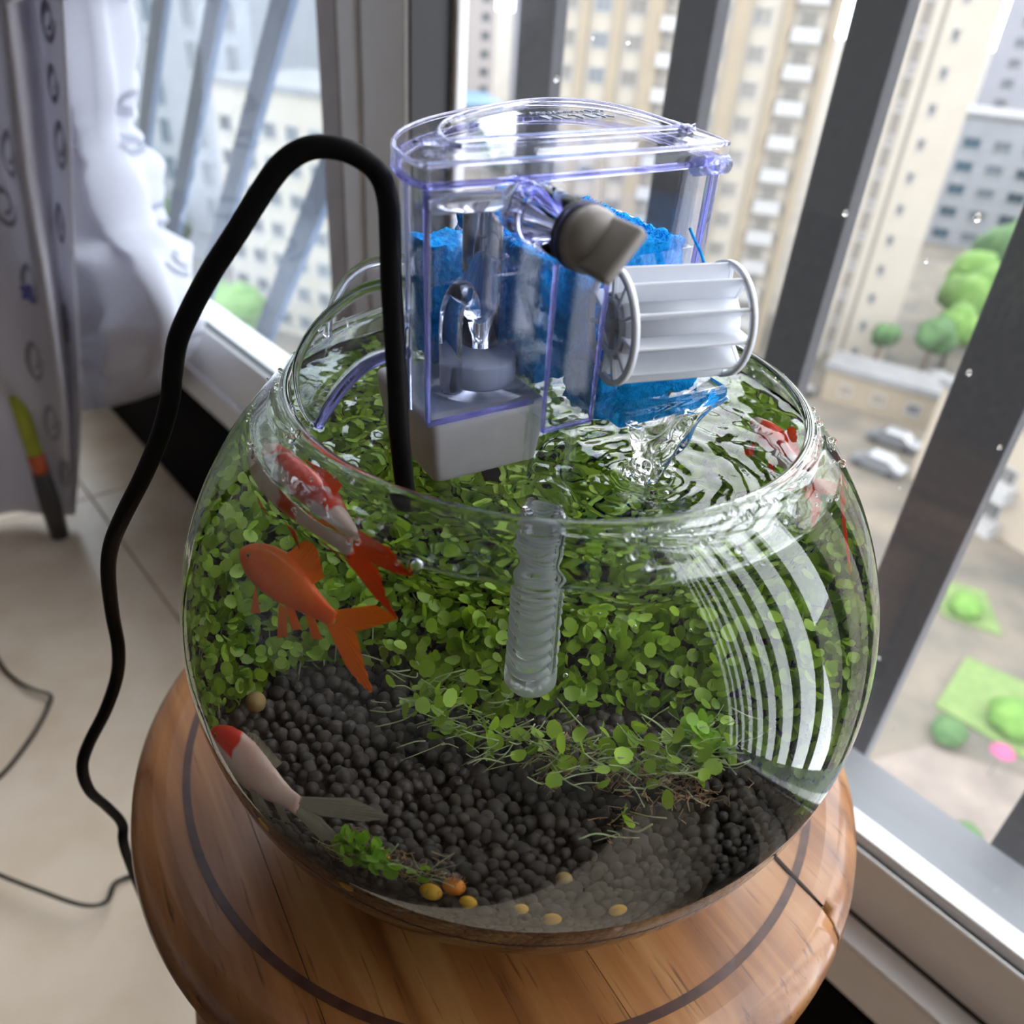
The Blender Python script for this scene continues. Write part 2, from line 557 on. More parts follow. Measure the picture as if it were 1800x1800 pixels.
def wood(name, c1, c2, c3, rough, rot):
    m, N, L = new_mat(name)
    out = N.new('ShaderNodeOutputMaterial')
    b = N.new('ShaderNodeBsdfPrincipled')
    b.inputs['Roughness'].default_value = rough
    b.inputs['Coat Weight'].default_value = 0.55
    b.inputs['Coat Roughness'].default_value = 0.16
    tc = N.new('ShaderNodeTexCoord')
    rt = N.new('ShaderNodeMapping')
    rt.vector_type = 'POINT'
    rt.inputs['Rotation'].default_value = (0, 0, -rot)
    L.new(tc.outputs['Object'], rt.inputs[0])
    mp = N.new('ShaderNodeMapping')
    mp.inputs['Scale'].default_value = (5, 70, 70)
    L.new(rt.outputs[0], mp.inputs[0])
    n1 = N.new('ShaderNodeTexNoise')
    n1.inputs['Scale'].default_value = 1.0
    n1.inputs['Detail'].default_value = 6
    n1.inputs['Distortion'].default_value = 0.6
    L.new(mp.outputs[0], n1.inputs[0])
    mp2 = N.new('ShaderNodeMapping')
    mp2.inputs['Scale'].default_value = (30, 500, 500)
    L.new(rt.outputs[0], mp2.inputs[0])
    n2 = N.new('ShaderNodeTexNoise')
    n2.inputs['Scale'].default_value = 1.0
    n2.inputs['Detail'].default_value = 3
    L.new(mp2.outputs[0], n2.inputs[0])
    r1 = N.new('ShaderNodeValToRGB')
    e = r1.color_ramp.elements
    e[0].position, e[0].color = 0.28, (*c1, 1)
    e[1].position, e[1].color = 0.72, (*c3, 1)
    k = e.new(0.5)
    k.color = (*c2, 1)
    L.new(n1.outputs[0], r1.inputs[0])
    r2 = N.new('ShaderNodeValToRGB')
    r2.color_ramp.elements[0].position = 0.30
    r2.color_ramp.elements[0].color = (0.42, 0.33, 0.26, 1)
    r2.color_ramp.elements[1].position = 0.40
    r2.color_ramp.elements[1].color = (1, 1, 1, 1)
    L.new(n2.outputs[0], r2.inputs[0])
    mx = N.new('ShaderNodeMix')
    mx.data_type = 'RGBA'
    mx.blend_type = 'MULTIPLY'
    mx.inputs[0].default_value = 1.0
    L.new(r1.outputs[0], mx.inputs[6])
    L.new(r2.outputs[0], mx.inputs[7])
    oi = N.new('ShaderNodeObjectInfo')
    mr = N.new('ShaderNodeMapRange')
    mr.inputs['To Min'].default_value = 0.86
    mr.inputs['To Max'].default_value = 1.1
    L.new(oi.outputs['Random'], mr.inputs[0])
    hs = N.new('ShaderNodeHueSaturation')
    L.new(mr.outputs[0], hs.inputs['Value'])
    L.new(mx.outputs[2], hs.inputs['Color'])
    L.new(hs.outputs[0], b.inputs['Base Color'])
    bp = N.new('ShaderNodeBump')
    bp.inputs['Strength'].default_value = 0.12
    bp.inputs['Distance'].default_value = 0.0006
    L.new(n2.outputs[0], bp.inputs['Height'])
    L.new(bp.outputs[0], b.inputs['Normal'])
    L.new(b.outputs[0], out.inputs[0])
    return m


mt_wood = wood('varnished_pine', (0.17, 0.056, 0.014), (0.36, 0.14, 0.038), (0.50, 0.25, 0.085), 0.38, GR)
mt_leg = wood('varnished_pine_leg', (0.30, 0.13, 0.05), (0.44, 0.21, 0.09), (0.52, 0.28, 0.13), 0.4, 1.57)
mt_inlay = pbr('dark_wood_inlay', (0.05, 0.018, 0.012), 0.4, (0.10, 0.035, 0.02), 200, coat=0.4)
mt_crack = pbr('dark_crack', (0.03, 0.018, 0.012), 0.8)

stool = empty('stool', 'round varnished wooden stool with a dark inlaid ring carrying the fishbowl', 'stool', (SC.x, SC.y, FLOOR))
prof = [(0.0005, -0.034), (0.118, -0.034), (0.127, -0.0325), (0.1335, -0.028), (0.1375, -0.020), (0.1390, -0.012),
        (0.1378, -0.006), (0.1345, -0.0022), (0.1300, -0.0005), (0.1255, 0.0), (0.0005, 0.0)]
sv, sf = lathe(prof, 128, (SC.x, SC.y, 0), cap0=True, cap1=True)
gq = Vector((0.815, 0.58, 0))
gq.normalize()
cuts = [-9, -0.088, -0.0117, 0.065, 0.128, 9]
for i in range(5):
    bm = bmesh.new()
    me = data('tmp', sv, sf)
    bm.from_mesh(me)
    bpy.data.meshes.remove(me)
    bmesh.ops.remove_doubles(bm, verts=bm.verts, dist=1e-6)
    for lim, sgn in ((cuts[i], -1), (cuts[i + 1], 1)):
        if abs(lim) > 5:
            continue
        r = bmesh.ops.bisect_plane(bm, geom=list(bm.verts) + list(bm.edges) + list(bm.faces), plane_co=gq * (lim - sgn * 0.00012),
                                   plane_no=gq * sgn, clear_outer=True)
        ed = [x for x in r['geom_cut'] if isinstance(x, bmesh.types.BMEdge)]
        bmesh.ops.holes_fill(bm, edges=ed)
    bmesh.ops.recalc_face_normals(bm, faces=bm.faces)
    o = part(stool, 'seat_board', bm_geo(bm), mt_wood)
    o.data.polygons.foreach_set('use_smooth', [abs(p.normal.z) < 0.95 and abs(p.normal.dot(gq)) < 0.999 for p in o.data.polygons])


def annulus(r0, r1, z, seg=128, h=0.0003):
    return lathe([(r0, z - h), (r0, z), (r1, z), (r1, z - h)], seg, (SC.x, SC.y, 0))


part(stool, 'inlay_ring', annulus(0.1174, 0.1201, 0.00025), mt_inlay)
ck = [(0.0935, -0.0185), (0.0990, -0.0262), (0.1035, -0.0322), (0.1071, -0.0375), (0.1030, -0.0334), (0.0972, -0.0262), (0.0945, -0.0225), (0.0928, -0.0192)]
part(stool, 'crack', prism(list(reversed(ck)), -0.0004, 0.0004), mt_crack)
for k in range(4):
    a = math.radians(219 + 90 * k)
    d = Vector((math.cos(a), math.sin(a), 0))
    p0, p1 = SC + d * 0.108 - Z_ * 0.034, SC + d * 0.156 + Z_ * FLOOR
    part(stool, 'leg', tube([p0, p0 * 0.5 + p1 * 0.5, p1], [0.0185, 0.0185, 0.0155], 20), mt_leg, True)
for k in range(4):
    a = math.radians(219 + 90 * k)
    b = a + math.pi / 2
    z = -0.30
    r = 0.108 + 0.048 * (z + 0.034) / (FLOOR + 0.034)
    p0 = SC + Vector((math.cos(a) * r, math.sin(a) * r, z))
    p1 = SC + Vector((math.cos(b) * r, math.sin(b) * r, z))
    part(stool, 'stretcher', tube([p0, p1], 0.009, 12), mt_leg, True)

# ------------------------------------------------------------------ the bowl and its water
BA, BB, BZ = 0.1, 0.0958024, 0.0889354
TH = 0.0022
WZ = 0.1487
RZ = 0.1597746


def r_out(z):
    return BA * math.sqrt(max(0.0, 1 - ((z - BZ) / BB) ** 2))


def r_in(z):
    return (BA - TH) * math.sqrt(max(0.0, 1 - ((z - BZ) / (BB - TH)) ** 2))


mt_bowl = glass('bowl_glass', (0.975, 0.99, 0.98), 1.5)
mt_wtop = glass('water_surface', (1, 1, 1), 1.333)
mt_wside = glass('water_against_glass', (0.985, 0.995, 0.985), 1.333 / 1.5)

bp_ = [(0.0005, 0.0), (0.034, 0.0), (0.0362, 0.0004)]
for i in range(57):
    z = 0.0014 + (RZ - 0.0012 - 0.0014) * (i / 56)
    bp_.append((r_out(z), z))
rim_c = (r_out(RZ - 0.0012) - 0.0016, RZ - 0.0012)
for k in range(1, 8):
    a = math.pi * k / 8
    bp_.append((rim_c[0] + 0.0016 * math.cos(a) - 0.0002 * k / 8, rim_c[1] + 0.0016 * math.sin(a)))
for i in range(10):
    z = RZ - 0.0015 + (WZ + 0.0007 - RZ + 0.0015) * i / 9
    bp_.append((r_in(z) - 0.0001, z))
bowl = obj('fishbowl', lathe(bp_, 160, cap0=True), mt_bowl, None, True)
tag(bowl, 'round clear glass fishbowl with a wide open rim standing on the stool', 'fishbowl')

sph2 = ico(2)
dr = []
for i in range(170):
    a = math.radians(random.choice((random.uniform(-75, 75), random.uniform(-75, 75), random.uniform(150, 260))))
    z = random.uniform(0.1500, 0.1588)
    if random.random() < 0.35:
        z = random.uniform(0.1575, 0.1592)
    s_ = random.choice((0.0003, 0.0004, 0.0006, 0.0009)) * random.uniform(0.7, 1.2)
    r = r_out(z)
    dr.append(xf(sph2, Matrix.Translation((r * math.cos(a), r * math.sin(a), z)) @ Matrix.Diagonal((s_, s_, s_ * random.uniform(0.8, 1.5), 1))))
obj('droplets', join(*dr), mt_drop, bowl, True, kind='stuff')

SPL = (0.0255, -0.0265)
R0 = r_in(WZ)


def water_z(x, y):
    r = math.hypot(x, y)
    d = math.hypot(x - SPL[0], y - SPL[1])
    z = WZ + 0.00032 * math.exp(-d / 0.020) * math.cos(2 * math.pi * d / 0.0062)
    z += 0.00016 * math.exp(-d / 0.055) * math.cos(2 * math.pi * d / 0.0085 + 1.1)
    z += 0.00055 * noise.noise((x * 85, y * 85, 0.3)) + 0.00026 * noise.noise((x * 200, y * 200, 4.0)) + 0.00006 * noise.noise((x * 480, y * 480, 9.0))
    z += 0.0006 * math.exp(-(R0 - r) / 0.0012)
    for tx, ty, tr in ((0.0018, -0.0409, 0.0056),):
        q = math.hypot(x - tx, y - ty) - tr
        z += 0.0007 * math.exp(-max(q, 0) / 0.0010)
    return z


V, F, FM = [], [], []
SEG, NR = 200, 90
for j in range(NR + 1):
    r = R0 * (j / NR) if j else 0.0003
    for k in range(SEG):
        a = 2 * math.pi * k / SEG
        x, y = r * math.cos(a), r * math.sin(a)
        V.append((x, y, water_z(x, y)))
for j in range(NR):
    for k in range(SEG):
        l = (k + 1) % SEG
        F.append((j * SEG + k, (j + 1) * SEG + k, (j + 1) * SEG + l, j * SEG + l))
        FM.append(0)
F.append(tuple(range(SEG)))
FM.append(0)
zs = [WZ + (0.0045 - WZ) * i / 44 for i in range(1, 45)]
base = NR * SEG
for i, z in enumerate(zs):
    for k in range(SEG):
        a = 2 * math.pi * k / SEG
        V.append((r_in(z) * math.cos(a), r_in(z) * math.sin(a), z))
    nb = len(V) - SEG
    for k in range(SEG):
        l = (k + 1) % SEG
        F.append((base + k, nb + k, nb + l, base + l))
        FM.append(1)
    base = nb
F.append(tuple(reversed(range(base, base + SEG))))
FM.append(1)
water = obj('water', (V, F), None, None, True, mats=[mt_wtop, mt_wside], fmat=FM)
tag(water, 'clear rippled water filling the round glass fishbowl', 'water')

# ------------------------------------------------------------------ gravel of soil pellets


def z_g(x, y):
    return 0.078 + 0.10 * (y + 0.09) - 0.0075 * math.exp(-((x + 0.058) ** 2 + (y + 0.069) ** 2) / 0.00022)


mt_soil = pbr('dark_soil_pellet', (0.036, 0.0265, 0.0215), 0.62, (0.066, 0.050, 0.040), 500, rand=0.3, bump=0.4)
mt_bed = pbr('dark_soil_bed', (0.022, 0.017, 0.014), 0.9, (0.04, 0.03, 0.025), 300, bump=0.6)

# the packed soil under the loose pellets
V, F = [], []
NB, SB = 14, 72
for j in range(NB + 1):
    for k in range(SB):
        a = 2 * math.pi * k / SB
        r = 0.0962 * j / NB if j else 0.0002
        x, y = r * math.cos(a), r * math.sin(a)
        V.append((x, y, z_g(x, y) - 0.0022))
for j in range(NB):
    for k in range(SB):
        l = (k + 1) % SB
        F.append((j * SB + k, (j + 1) * SB + k, (j + 1) * SB + l, j * SB + l))
F.append(tuple(range(SB)))
base = NB * SB
for i in range(1, 17):
    t = i / 16
    for k in range(SB):
        a = 2 * math.pi * k / SB
        zt = z_g(0.0962 * math.cos(a), 0.0962 * math.sin(a)) - 0.0022
        z = zt + (0.0062 - zt) * t
        r = min(r_in(z) - 0.0012, 0.0966)
        V.append((r * math.cos(a), r * math.sin(a), z))
    nb = len(V) - SB
    for k in range(SB):
        l = (k + 1) % SB
        F.append((base + k, nb + k, nb + l, base + l))
    base = nb
F.append(tuple(reversed(range(base, base + SB))))
bed = obj('soil_bed', (V, F), mt_bed, None, True, kind='stuff')
tag(bed, 'packed dark aquarium soil filling the lower half of the fishbowl', 'soil')

pel_v = []
for q in range(5):
    g = ico(2)
    s = (random.uniform(0.9, 1.1), random.uniform(0.78, 1.0), random.uniform(0.75, 0.95))
    ph = random.uniform(0, 9)
    vv = []
    for p in g[0]:
        k = 1 + 0.10 * noise.noise((p[0] * 1.3 + ph, p[1] * 1.3, p[2] * 1.3))
        vv.append((p[0] * s[0] * k, p[1] * s[1] * k, p[2] * s[2] * k))
    pel_v.append((vv, g[1]))
pel_me = [data('soil_pellet', g[0], g[1], mt_soil, True) for g in pel_v]
pts = []
sp = 0.00305
row = 0
y = -0.097
while y < 0.02:
    x = -0.098 + (sp / 2 if row % 2 else 0)
    while x < 0.098:
        px, py = x + random.uniform(-1, 1) * 0.0007, y + random.uniform(-1, 1) * 0.0007
        r = random.choice((0.0013, 0.0015, 0.0017, 0.0018, 0.002, 0.0022))
        z = z_g(px, py) + random.uniform(-0.0008, 0.0006)
        if math.hypot(px, py) < r_in(z) - r - 0.0002 and py < -0.01 + 0.03 * random.random():
            pts.append((px, py, z, r))
        x += sp
    y += sp * 0.866
    row += 1
low = []
for lay in range(1, 3):
    for p in random.sample(pts, len(pts) * 6 // 10):
        px, py = p[0] + random.uniform(-1, 1) * 0.0015, p[1] + random.uniform(-1, 1) * 0.0015
        z = p[2] - 0.0016 * lay
        if math.hypot(px, py) < r_in(z) - p[3] - 0.0002:
            low.append((px, py, z, p[3]))
for lay in range(7):
    z0 = 0.0745 - 0.0027 * lay
    n = 150
    for k in range(n):
        a = math.radians(170 + 200 * (k + random.uniform(-.3, .3) + 0.5 * (lay % 2)) / n)
        z = z0 + random.uniform(-0.0005, 0.0005)
        r = random.uniform(0.0013, 0.0019)
        rr = r_in(z) - r - 0.0001
        px, py = rr * math.cos(a), rr * math.sin(a)
        if z < z_g(px, py):
            low.append((px, py, z, r))


def pel_mat(p):
    return Matrix.Translation(p[:3]) @ Euler((random.random() * 6, random.random() * 6, random.random() * 6)).to_matrix().to_4x4() @ Matrix.Scale(p[3], 4)


pts.sort(key=lambda p: (p[1] > -0.05) * 10 + math.hypot(p[0] - 0.012, p[1] + 0.085))
for p in pts[:300]:
    o = link(bpy.data.objects.new('soil_pellet', random.choice(pel_me)))
    o.matrix_world = pel_mat(p)
    tag(o, 'dark brown soil pellet on top of the bed near the bowl front', 'pellet', 'dark soil pellets on the bed')
rest = join(*[xf(random.choice(pel_v), pel_mat(p)) for p in pts[300:] + low])
tag(obj('soil_pellets', rest, mt_soil, None, True, kind='stuff'), 'loose dark brown soil pellets around and under those at the bowl front', 'soil')

# ------------------------------------------------------------------ yellow beads
mt_bead = pbr('yellow_bead', (0.85, 0.42, 0.015), 0.45, (0.90, 0.52, 0.04), 300, transl=0.1)
mt_bead_d = pbr('dull_bead', (0.30, 0.19, 0.07), 0.6, (0.36, 0.24, 0.09), 300)
mt_bead_o = pbr('orange_bead', (0.85, 0.24, 0.012), 0.45, (0.88, 0.30, 0.03), 300, transl=0.1)
mt_fuzz = pbr('pale_fuzz', (0.55, 0.43, 0.34), 0.9, (0.40, 0.28, 0.20), 400, transl=0.2)
beads = [((-0.0255, -0.0833, 0.0806), 0.0023, mt_bead, 'yellow bead under the tail of the white goldfish'),
         ((-0.0090, -0.0890, 0.0800), 0.0022, mt_bead_o, 'orange bead with pale fuzz on top, the only orange one'),
         ((-0.0138, -0.0920, 0.0793), 0.0022, mt_bead, 'yellow bead touching the tiny sprig beside the orange bead'),
         ((-0.0058, -0.0938, 0.0792), 0.0017, mt_bead, 'half buried yellow bead just right of the orange bead'),
         ((0.0054, -0.0938, 0.0790), 0.0014, mt_bead, 'small pale yellow bead half buried in middle of the front edge'),
         ((0.0122, -0.0962, 0.0775), 0.0019, mt_bead, 'lowest yellow bead, pressed to the glass at the very front'),
         ((0.0261, -0.0930, 0.0790), 0.0018, mt_bead, 'yellow bead farthest to the right along the front glass'),
         ((-0.0337, -0.0885, 0.0700), 0.0018, mt_bead, 'yellow bead in the soil below the bright green moss clump'),
         ((-0.0560, -0.0765, 0.0720), 0.0020, mt_bead, 'yellow bead against the glass below the white goldfish'),
         ((-0.0560, -0.0430, 0.0845), 0.0021, mt_bead_d, 'yellow bead at the left edge of the green carpet plants'),
         ((0.0134, -0.0814, 0.0795), 0.0016, mt_bead_d, 'dull yellow bead alone among pellets behind the front row')]
bs = ico(3)
for c, r, m, lb in beads:
    r *= 1.15
    o = obj('bead', ([(p[0] * r, p[1] * r, p[2] * r * 0.9) for p in bs[0]], bs[1]), m, None, True)
    o.location = c
    tag(o, lb, 'bead', 'yellow beads on the soil')
    if m is mt_bead_o:
        fz = []
        for i in range(70):
            a, b = random.uniform(0, 6.28), random.uniform(0.2, 1.5)
            d = Vector((math.cos(a) * math.cos(b), math.sin(a) * math.cos(b) + 0.3, math.sin(b))).normalized()
            fz.append(tube([d * r * 0.9, d * r * 1.2 + Vector((random.uniform(-1, 1), random.uniform(-1, 1), 1)) * 0.0004], 0.00008, 3))
        obj('fuzz', join(*fz), mt_fuzz, o, kind='stuff')

# ------------------------------------------------------------------ plants
mt_leaf = pbr('carpet_leaf', (0.22, 0.42, 0.016), 0.4, (0.46, 0.63, 0.05), 110, rand=0.25, transl=0.38)
mt_leaf_y = pbr('bright_leaf', (0.24, 0.50, 0.03), 0.4, (0.36, 0.60, 0.05), 90, rand=0.15, transl=0.4)
mt_stem = pbr('pale_stem', (0.42, 0.52, 0.20), 0.5, (0.62, 0.66, 0.42), 200, transl=0.3)
mt_root = pbr('brown_root', (0.36, 0.19, 0.10), 0.8, (0.48, 0.30, 0.18), 300, transl=0.2)


def leaf_geo(n=9, lx=1.0, ly=0.86, cup=0.22):
    V = [(0, 0, -cup * 0.35)]
    for k in range(n):
        a = 2 * math.pi * k / n
        V.append((lx * math.cos(a), ly * math.sin(a), cup * (0.35 * math.cos(2 * a))))
    F = [(0, 1 + k, 1 + (k + 1) % n) for k in range(n)]
    return V, F


leaf_v = [leaf_geo(9, 1.0, random.uniform(0.75, 0.95), random.uniform(0.1, 0.5)) for _ in range(6)]
leaf_me = [data('leaf', g[0], g[1], mt_leaf, True) for g in leaf_v]
leaf_me_y = [data('leaf', g[0], g[1], mt_leaf_y, True) for g in leaf_v]
EDGE = [(-0.095, -0.030), (-0.075, -0.058), (-0.0702, -0.0559), (-0.0599, -0.0444), (-0.0529, -0.0367), (-0.0344, -0.0277), (-0.0241, -0.0296),
        (-0.0204, -0.036), (-0.0047, -0.040), (0.0127, -0.036), (0.0283, -0.034), (0.046, -0.040), (0.058, -0.0505), (0.068, -0.066), (0.080, -0.056), (0.095, -0.028)]


def y_edge(x):
    for (x0, y0), (x1, y1) in zip(EDGE, EDGE[1:]):
        if x0 <= x <= x1:
            return y0 + (y1 - y0) * (x - x0) / (x1 - x0)
    return -0.03


def mound(x, y):
    """height of the leaf canopy over the soil"""
    d = y - y_edge(x)
    side = 0.006 * max(0, abs(x) - 0.04) / 0.05
    n = 0.0035 * noise.noise((x * 60, y * 60, 1.7))
    return max(0.004, 0.0055 + 0.24 * min(d, 0.13) + side + n)


def leaf_mat(p, r, tilt=0.55, lean=None):
    e = Euler((random.gauss(0, tilt) + 0.35, random.gauss(0, tilt), random.uniform(0, 6.28)))
    return Matrix.Translation(p) @ Euler((0.35, 0, 0)).to_matrix().to_4x4() @ e.to_matrix().to_4x4() @ Matrix.Scale(r, 4)


lv = []
tries = 0
while len(lv) < 10500 and tries < 200000:
    tries += 1
    x, y = random.uniform(-0.096, 0.096), random.uniform(-0.07, 0.094)
    d = y - y_edge(x)
    if d < 0:
        continue
    h = mound(x, y)
    lo = 0.05 if d < 0.012 else 0.55
    z = z_g(x, y) + h * random.uniform(lo, 1.0)
    r = random.uniform(0.0011, 0.0021)
    if z > WZ - 0.008 or math.hypot(x, y) > r_in(z) - r * 0.9 - 0.0006:
        continue
    lv.append((x, y, z, r))
carpet = empty('carpet_plant', 'dense green carpet of small round leaves rising to the back of the bowl', 'plant', (0, 0.02, 0.09))


def vis(p):
    return (p[2] - z_g(p[0], p[1])) / mound(p[0], p[1]) - 6 * abs(p[1] + 0.02) - 0.0 * p[0]


lv.sort(key=vis, reverse=True)
for x, y, z, r in lv[:300]:
    o = link(bpy.data.objects.new('leaf', random.choice(leaf_me)))
    o.parent = carpet
    o.matrix_local = Matrix.Translation((0, -0.02, -0.09)) @ leaf_mat((x, y, z + 0.0008), r * 1.05)
part(carpet, 'foliage', join(*[xf(random.choice(leaf_v), leaf_mat(p[:3], p[3])) for p in lv[300:]]), mt_leaf, True, 'stuff')
st = []
for x, y, z, r in random.sample(lv, 700):
    g = z_g(x, y)
    st.append(tube([(x + random.uniform(-.002, .002), y + random.uniform(-.002, .002), g - 0.001), (x, y, z)], 0.00022, 3))
part(carpet, 'stems', join(*st), mt_stem, False, 'stuff')


def clump(name, label, path, n_leaf, n_stem, n_root, spread, zup, mleaf, rr=(0.0015, 0.0024), rootpos=None, loc=None):
    P = catmull(path, 8)
    c = Vector(loc or path[len(path) // 2])
    t = empty(name, label, 'plant', tuple(c))
    for i in range(n_leaf):
        p = Vector(random.choice(P)) + Vector((random.gauss(0, spread), random.gauss(0, spread), abs(random.gauss(0, zup))))
        r = random.uniform(*rr)
        o = link(bpy.data.objects.new('leaf', random.choice(mleaf)))
        o.parent = t
        o.matrix_local = Matrix.Translation(-c) @ leaf_mat(p, r, 0.9)
    s = []
    for i in range(n_stem):
        p = Vector(random.choice(P)) + Vector((random.gauss(0, spread), random.gauss(0, spread), abs(random.gauss(0, zup * 0.6))))
        a = random.uniform(-0.9, 0.9) + (math.pi if random.random() < 0.5 else 0)
        d = Vector((math.cos(a), 0.6 * math.sin(a * 1.7), random.gauss(0.15, 0.45))) * random.uniform(0.003, 0.009)
        m = p + d * 0.5 + Vector((random.gauss(0, 1), random.gauss(0, 1), random.gauss(0, 1))) * 0.0007
        s.append(tube(catmull([p, m, p + d], 3), random.uniform(0.00009, 0.00024), 4))
    if s:
        part(t, 'stems', join(*s), mt_stem, True, 'stuff')
    s = []
    for i in range(n_root):
        q = Vector(random.choice(rootpos or P))
        p = q + Vector((random.gauss(0, 0.0035), random.gauss(0, 0.003), abs(random.gauss(0, 0.0025))))
        L = [p]
        for k in range(4):
            L.append(L[-1] + Vector((random.gauss(0, 1), random.gauss(0, 0.8), random.gauss(-0.2, 0.6))) * 0.0012)
        s.append(tube(L, 0.00012, 3))
    if s:
        part(t, 'roots', join(*s), mt_root, False, 'stuff')
    return t


CL = [(-0.0222, -0.0393, 0.089), (-0.015, -0.0470, 0.0872), (-0.0026, -0.0505, 0.0866), (0.012, -0.0530, 0.0862), (0.024, -0.0530, 0.086), (0.0335, -0.0519, 0.0862), (0.0455, -0.0480, 0.0868)]
clump('uprooted_plant', 'uprooted plant strip with pale stems and brown roots in front of carpet', CL, 135, 240, 150, 0.0034, 0.0052,
      leaf_me, rootpos=[(0.026, -0.055, 0.085), (0.033, -0.0545, 0.085), (0.038, -0.056, 0.0845), (0.012, -0.053, 0.087)])
clump('sprig', 'bright green leaf tuft at the right end of the uprooted strip', [(0.033, -0.0470, 0.089), (0.038, -0.0465, 0.0895), (0.043, -0.0470, 0.089)], 34, 12, 0, 0.0022, 0.0034, leaf_me_y)
clump('loose_root', 'single pale root lying on dark pellets below the uprooted strip', [(0.0262, -0.0625, 0.0835), (0.0240, -0.0670, 0.083), (0.0235, -0.0715, 0.0825)], 2, 9, 8, 0.0008, 0.0008, leaf_me)
clump('moss_clump', 'vivid green leaf clump on pellets beside the front left glass', [(-0.0335, -0.0850, 0.0825), (-0.0285, -0.0870, 0.0825), (-0.0245, -0.0890, 0.0820)], 75, 10, 30, 0.0021, 0.0022, leaf_me_y,
      (0.0013, 0.0023), rootpos=[(-0.035, -0.0855, 0.081), (-0.0315, -0.0845, 0.082)])
clump('tiny_sprig', 'tiny sprig with two leaves and pale roots left of the orange bead', [(-0.0165, -0.0890, 0.0820), (-0.0150, -0.0900, 0.0822)], 3, 9, 40, 0.0010, 0.0012, leaf_me_y, (0.0011, 0.0016),
      rootpos=[(-0.0175, -0.0885, 0.081), (-0.0160, -0.0905, 0.081), (-0.0190, -0.0870, 0.0812)])

# ------------------------------------------------------------------ fish


def fish_mat(name, base, second=None, axis='x', lim=0.7, lim2=None, var=None):
    """scales in one colour, with a patch of a second colour ahead of lim (fish-length units) or in blotches"""
    m, N, L = new_mat(name)
    out = N.new('ShaderNodeOutputMaterial')
    b = N.new('ShaderNodeBsdfPrincipled')
    b.inputs['Roughness'].default_value = 0.3
    b.inputs['Subsurface Weight'].default_value = 0.12
    b.inputs['Subsurface Radius'].default_value = (0.003, 0.0012, 0.0006)
    tc = N.new('ShaderNodeTexCoord')
    sep = N.new('ShaderNodeSeparateXYZ')
    L.new(tc.outputs['Object'], sep.inputs[0])
    vo = N.new('ShaderNodeTexVoronoi')
    vo.inputs['Scale'].default_value = 900
    L.new(tc.outputs['Object'], vo.inputs[0])
    nz = N.new('ShaderNodeTexNoise')
    nz.inputs['Scale'].default_value = 120 if axis == 'x' else 75
    nz.inputs['Detail'].default_value = 3
    L.new(tc.outputs['Object'], nz.inputs[0])
    rp = N.new('ShaderNodeValToRGB')
    rp.color_ramp.elements[0].color = (*base, 1)
    rp.color_ramp.elements[1].color = (*(var or base), 1)
    rp.color_ramp.elements[0].position = 0.35
    rp.color_ramp.elements[1].position = 0.65
    L.new(nz.outputs[0], rp.inputs[0])
    src = rp.outputs[0]
    if second:
        ad = N.new('ShaderNodeMath')
        ad.operation = 'MULTIPLY_ADD'
        ad.inputs[1].default_value = 0.004
        if axis == 'x':
            L.new(nz.outputs[0], ad.inputs[0])
            L.new(sep.outputs['X'], ad.inputs[2])
        else:
            ad.inputs[1].default_value = 1.0
            ad.inputs[2].default_value = 0.0
            L.new(nz.outputs[0], ad.inputs[0])
        r2 = N.new('ShaderNodeMapRange')
        r2.inputs['From Min'].default_value = lim
        r2.inputs['From Max'].default_value = lim + (0.0008 if axis == 'x' else 0.05)
        L.new(ad.outputs[0], r2.inputs[0])
        fac = r2.outputs[0]
        if lim2 is not None:
            r3 = N.new('ShaderNodeMapRange')
            r3.inputs['From Min'].default_value = lim2
            r3.inputs['From Max'].default_value = lim2 + 0.0012
            L.new(sep.outputs['Z'], r3.inputs[0])
            mm = N.new('ShaderNodeMath')
            mm.operation = 'MULTIPLY'
            L.new(fac, mm.inputs[0])
            L.new(r3.outputs[0], mm.inputs[1])
            fac = mm.outputs[0]
        mx = N.new('ShaderNodeMix')
        mx.data_type = 'RGBA'
        L.new(fac, mx.inputs[0])
        L.new(src, mx.inputs[6])
        mx.inputs[7].default_value = (*second, 1)
        src = mx.outputs[2]
    L.new(src, b.inputs['Base Color'])
    bp = N.new('ShaderNodeBump')
    bp.inputs['Strength'].default_value = 0.25
    bp.inputs['Distance'].default_value = 0.0002
    L.new(vo.outputs[0], bp.inputs['Height'])
    L.new(bp.outputs[0], b.inputs['Normal'])
    L.new(b.outputs[0], out.inputs[0])
    return m


def fin_mat(name, col, clear):
    m, N, L = new_mat(name)
    out = N.new('ShaderNodeOutputMaterial')
    b = N.new('ShaderNodeBsdfDiffuse')
    b.inputs[0].default_value = (*col, 1)
    t = N.new('ShaderNodeBsdfTranslucent')
    t.inputs[0].default_value = (*col, 1)
    a = N.new('ShaderNodeMixShader')
    a.inputs[0].default_value = 0.5
    L.new(b.outputs[0], a.inputs[1])
    L.new(t.outputs[0], a.inputs[2])
    tr = N.new('ShaderNodeBsdfTransparent')
    c = N.new('ShaderNodeMixShader')
    c.inputs[0].default_value = clear
    L.new(a.outputs[0], c.inputs[1])
    L.new(tr.outputs[0], c.inputs[2])
    L.new(c.outputs[0], out.inputs[0])
    return m


mt_eye = pbr('fish_eye_black', (0.01, 0.01, 0.01), 0.12)
mt_iris = pbr('fish_iris', (0.55, 0.22, 0.05), 0.3)


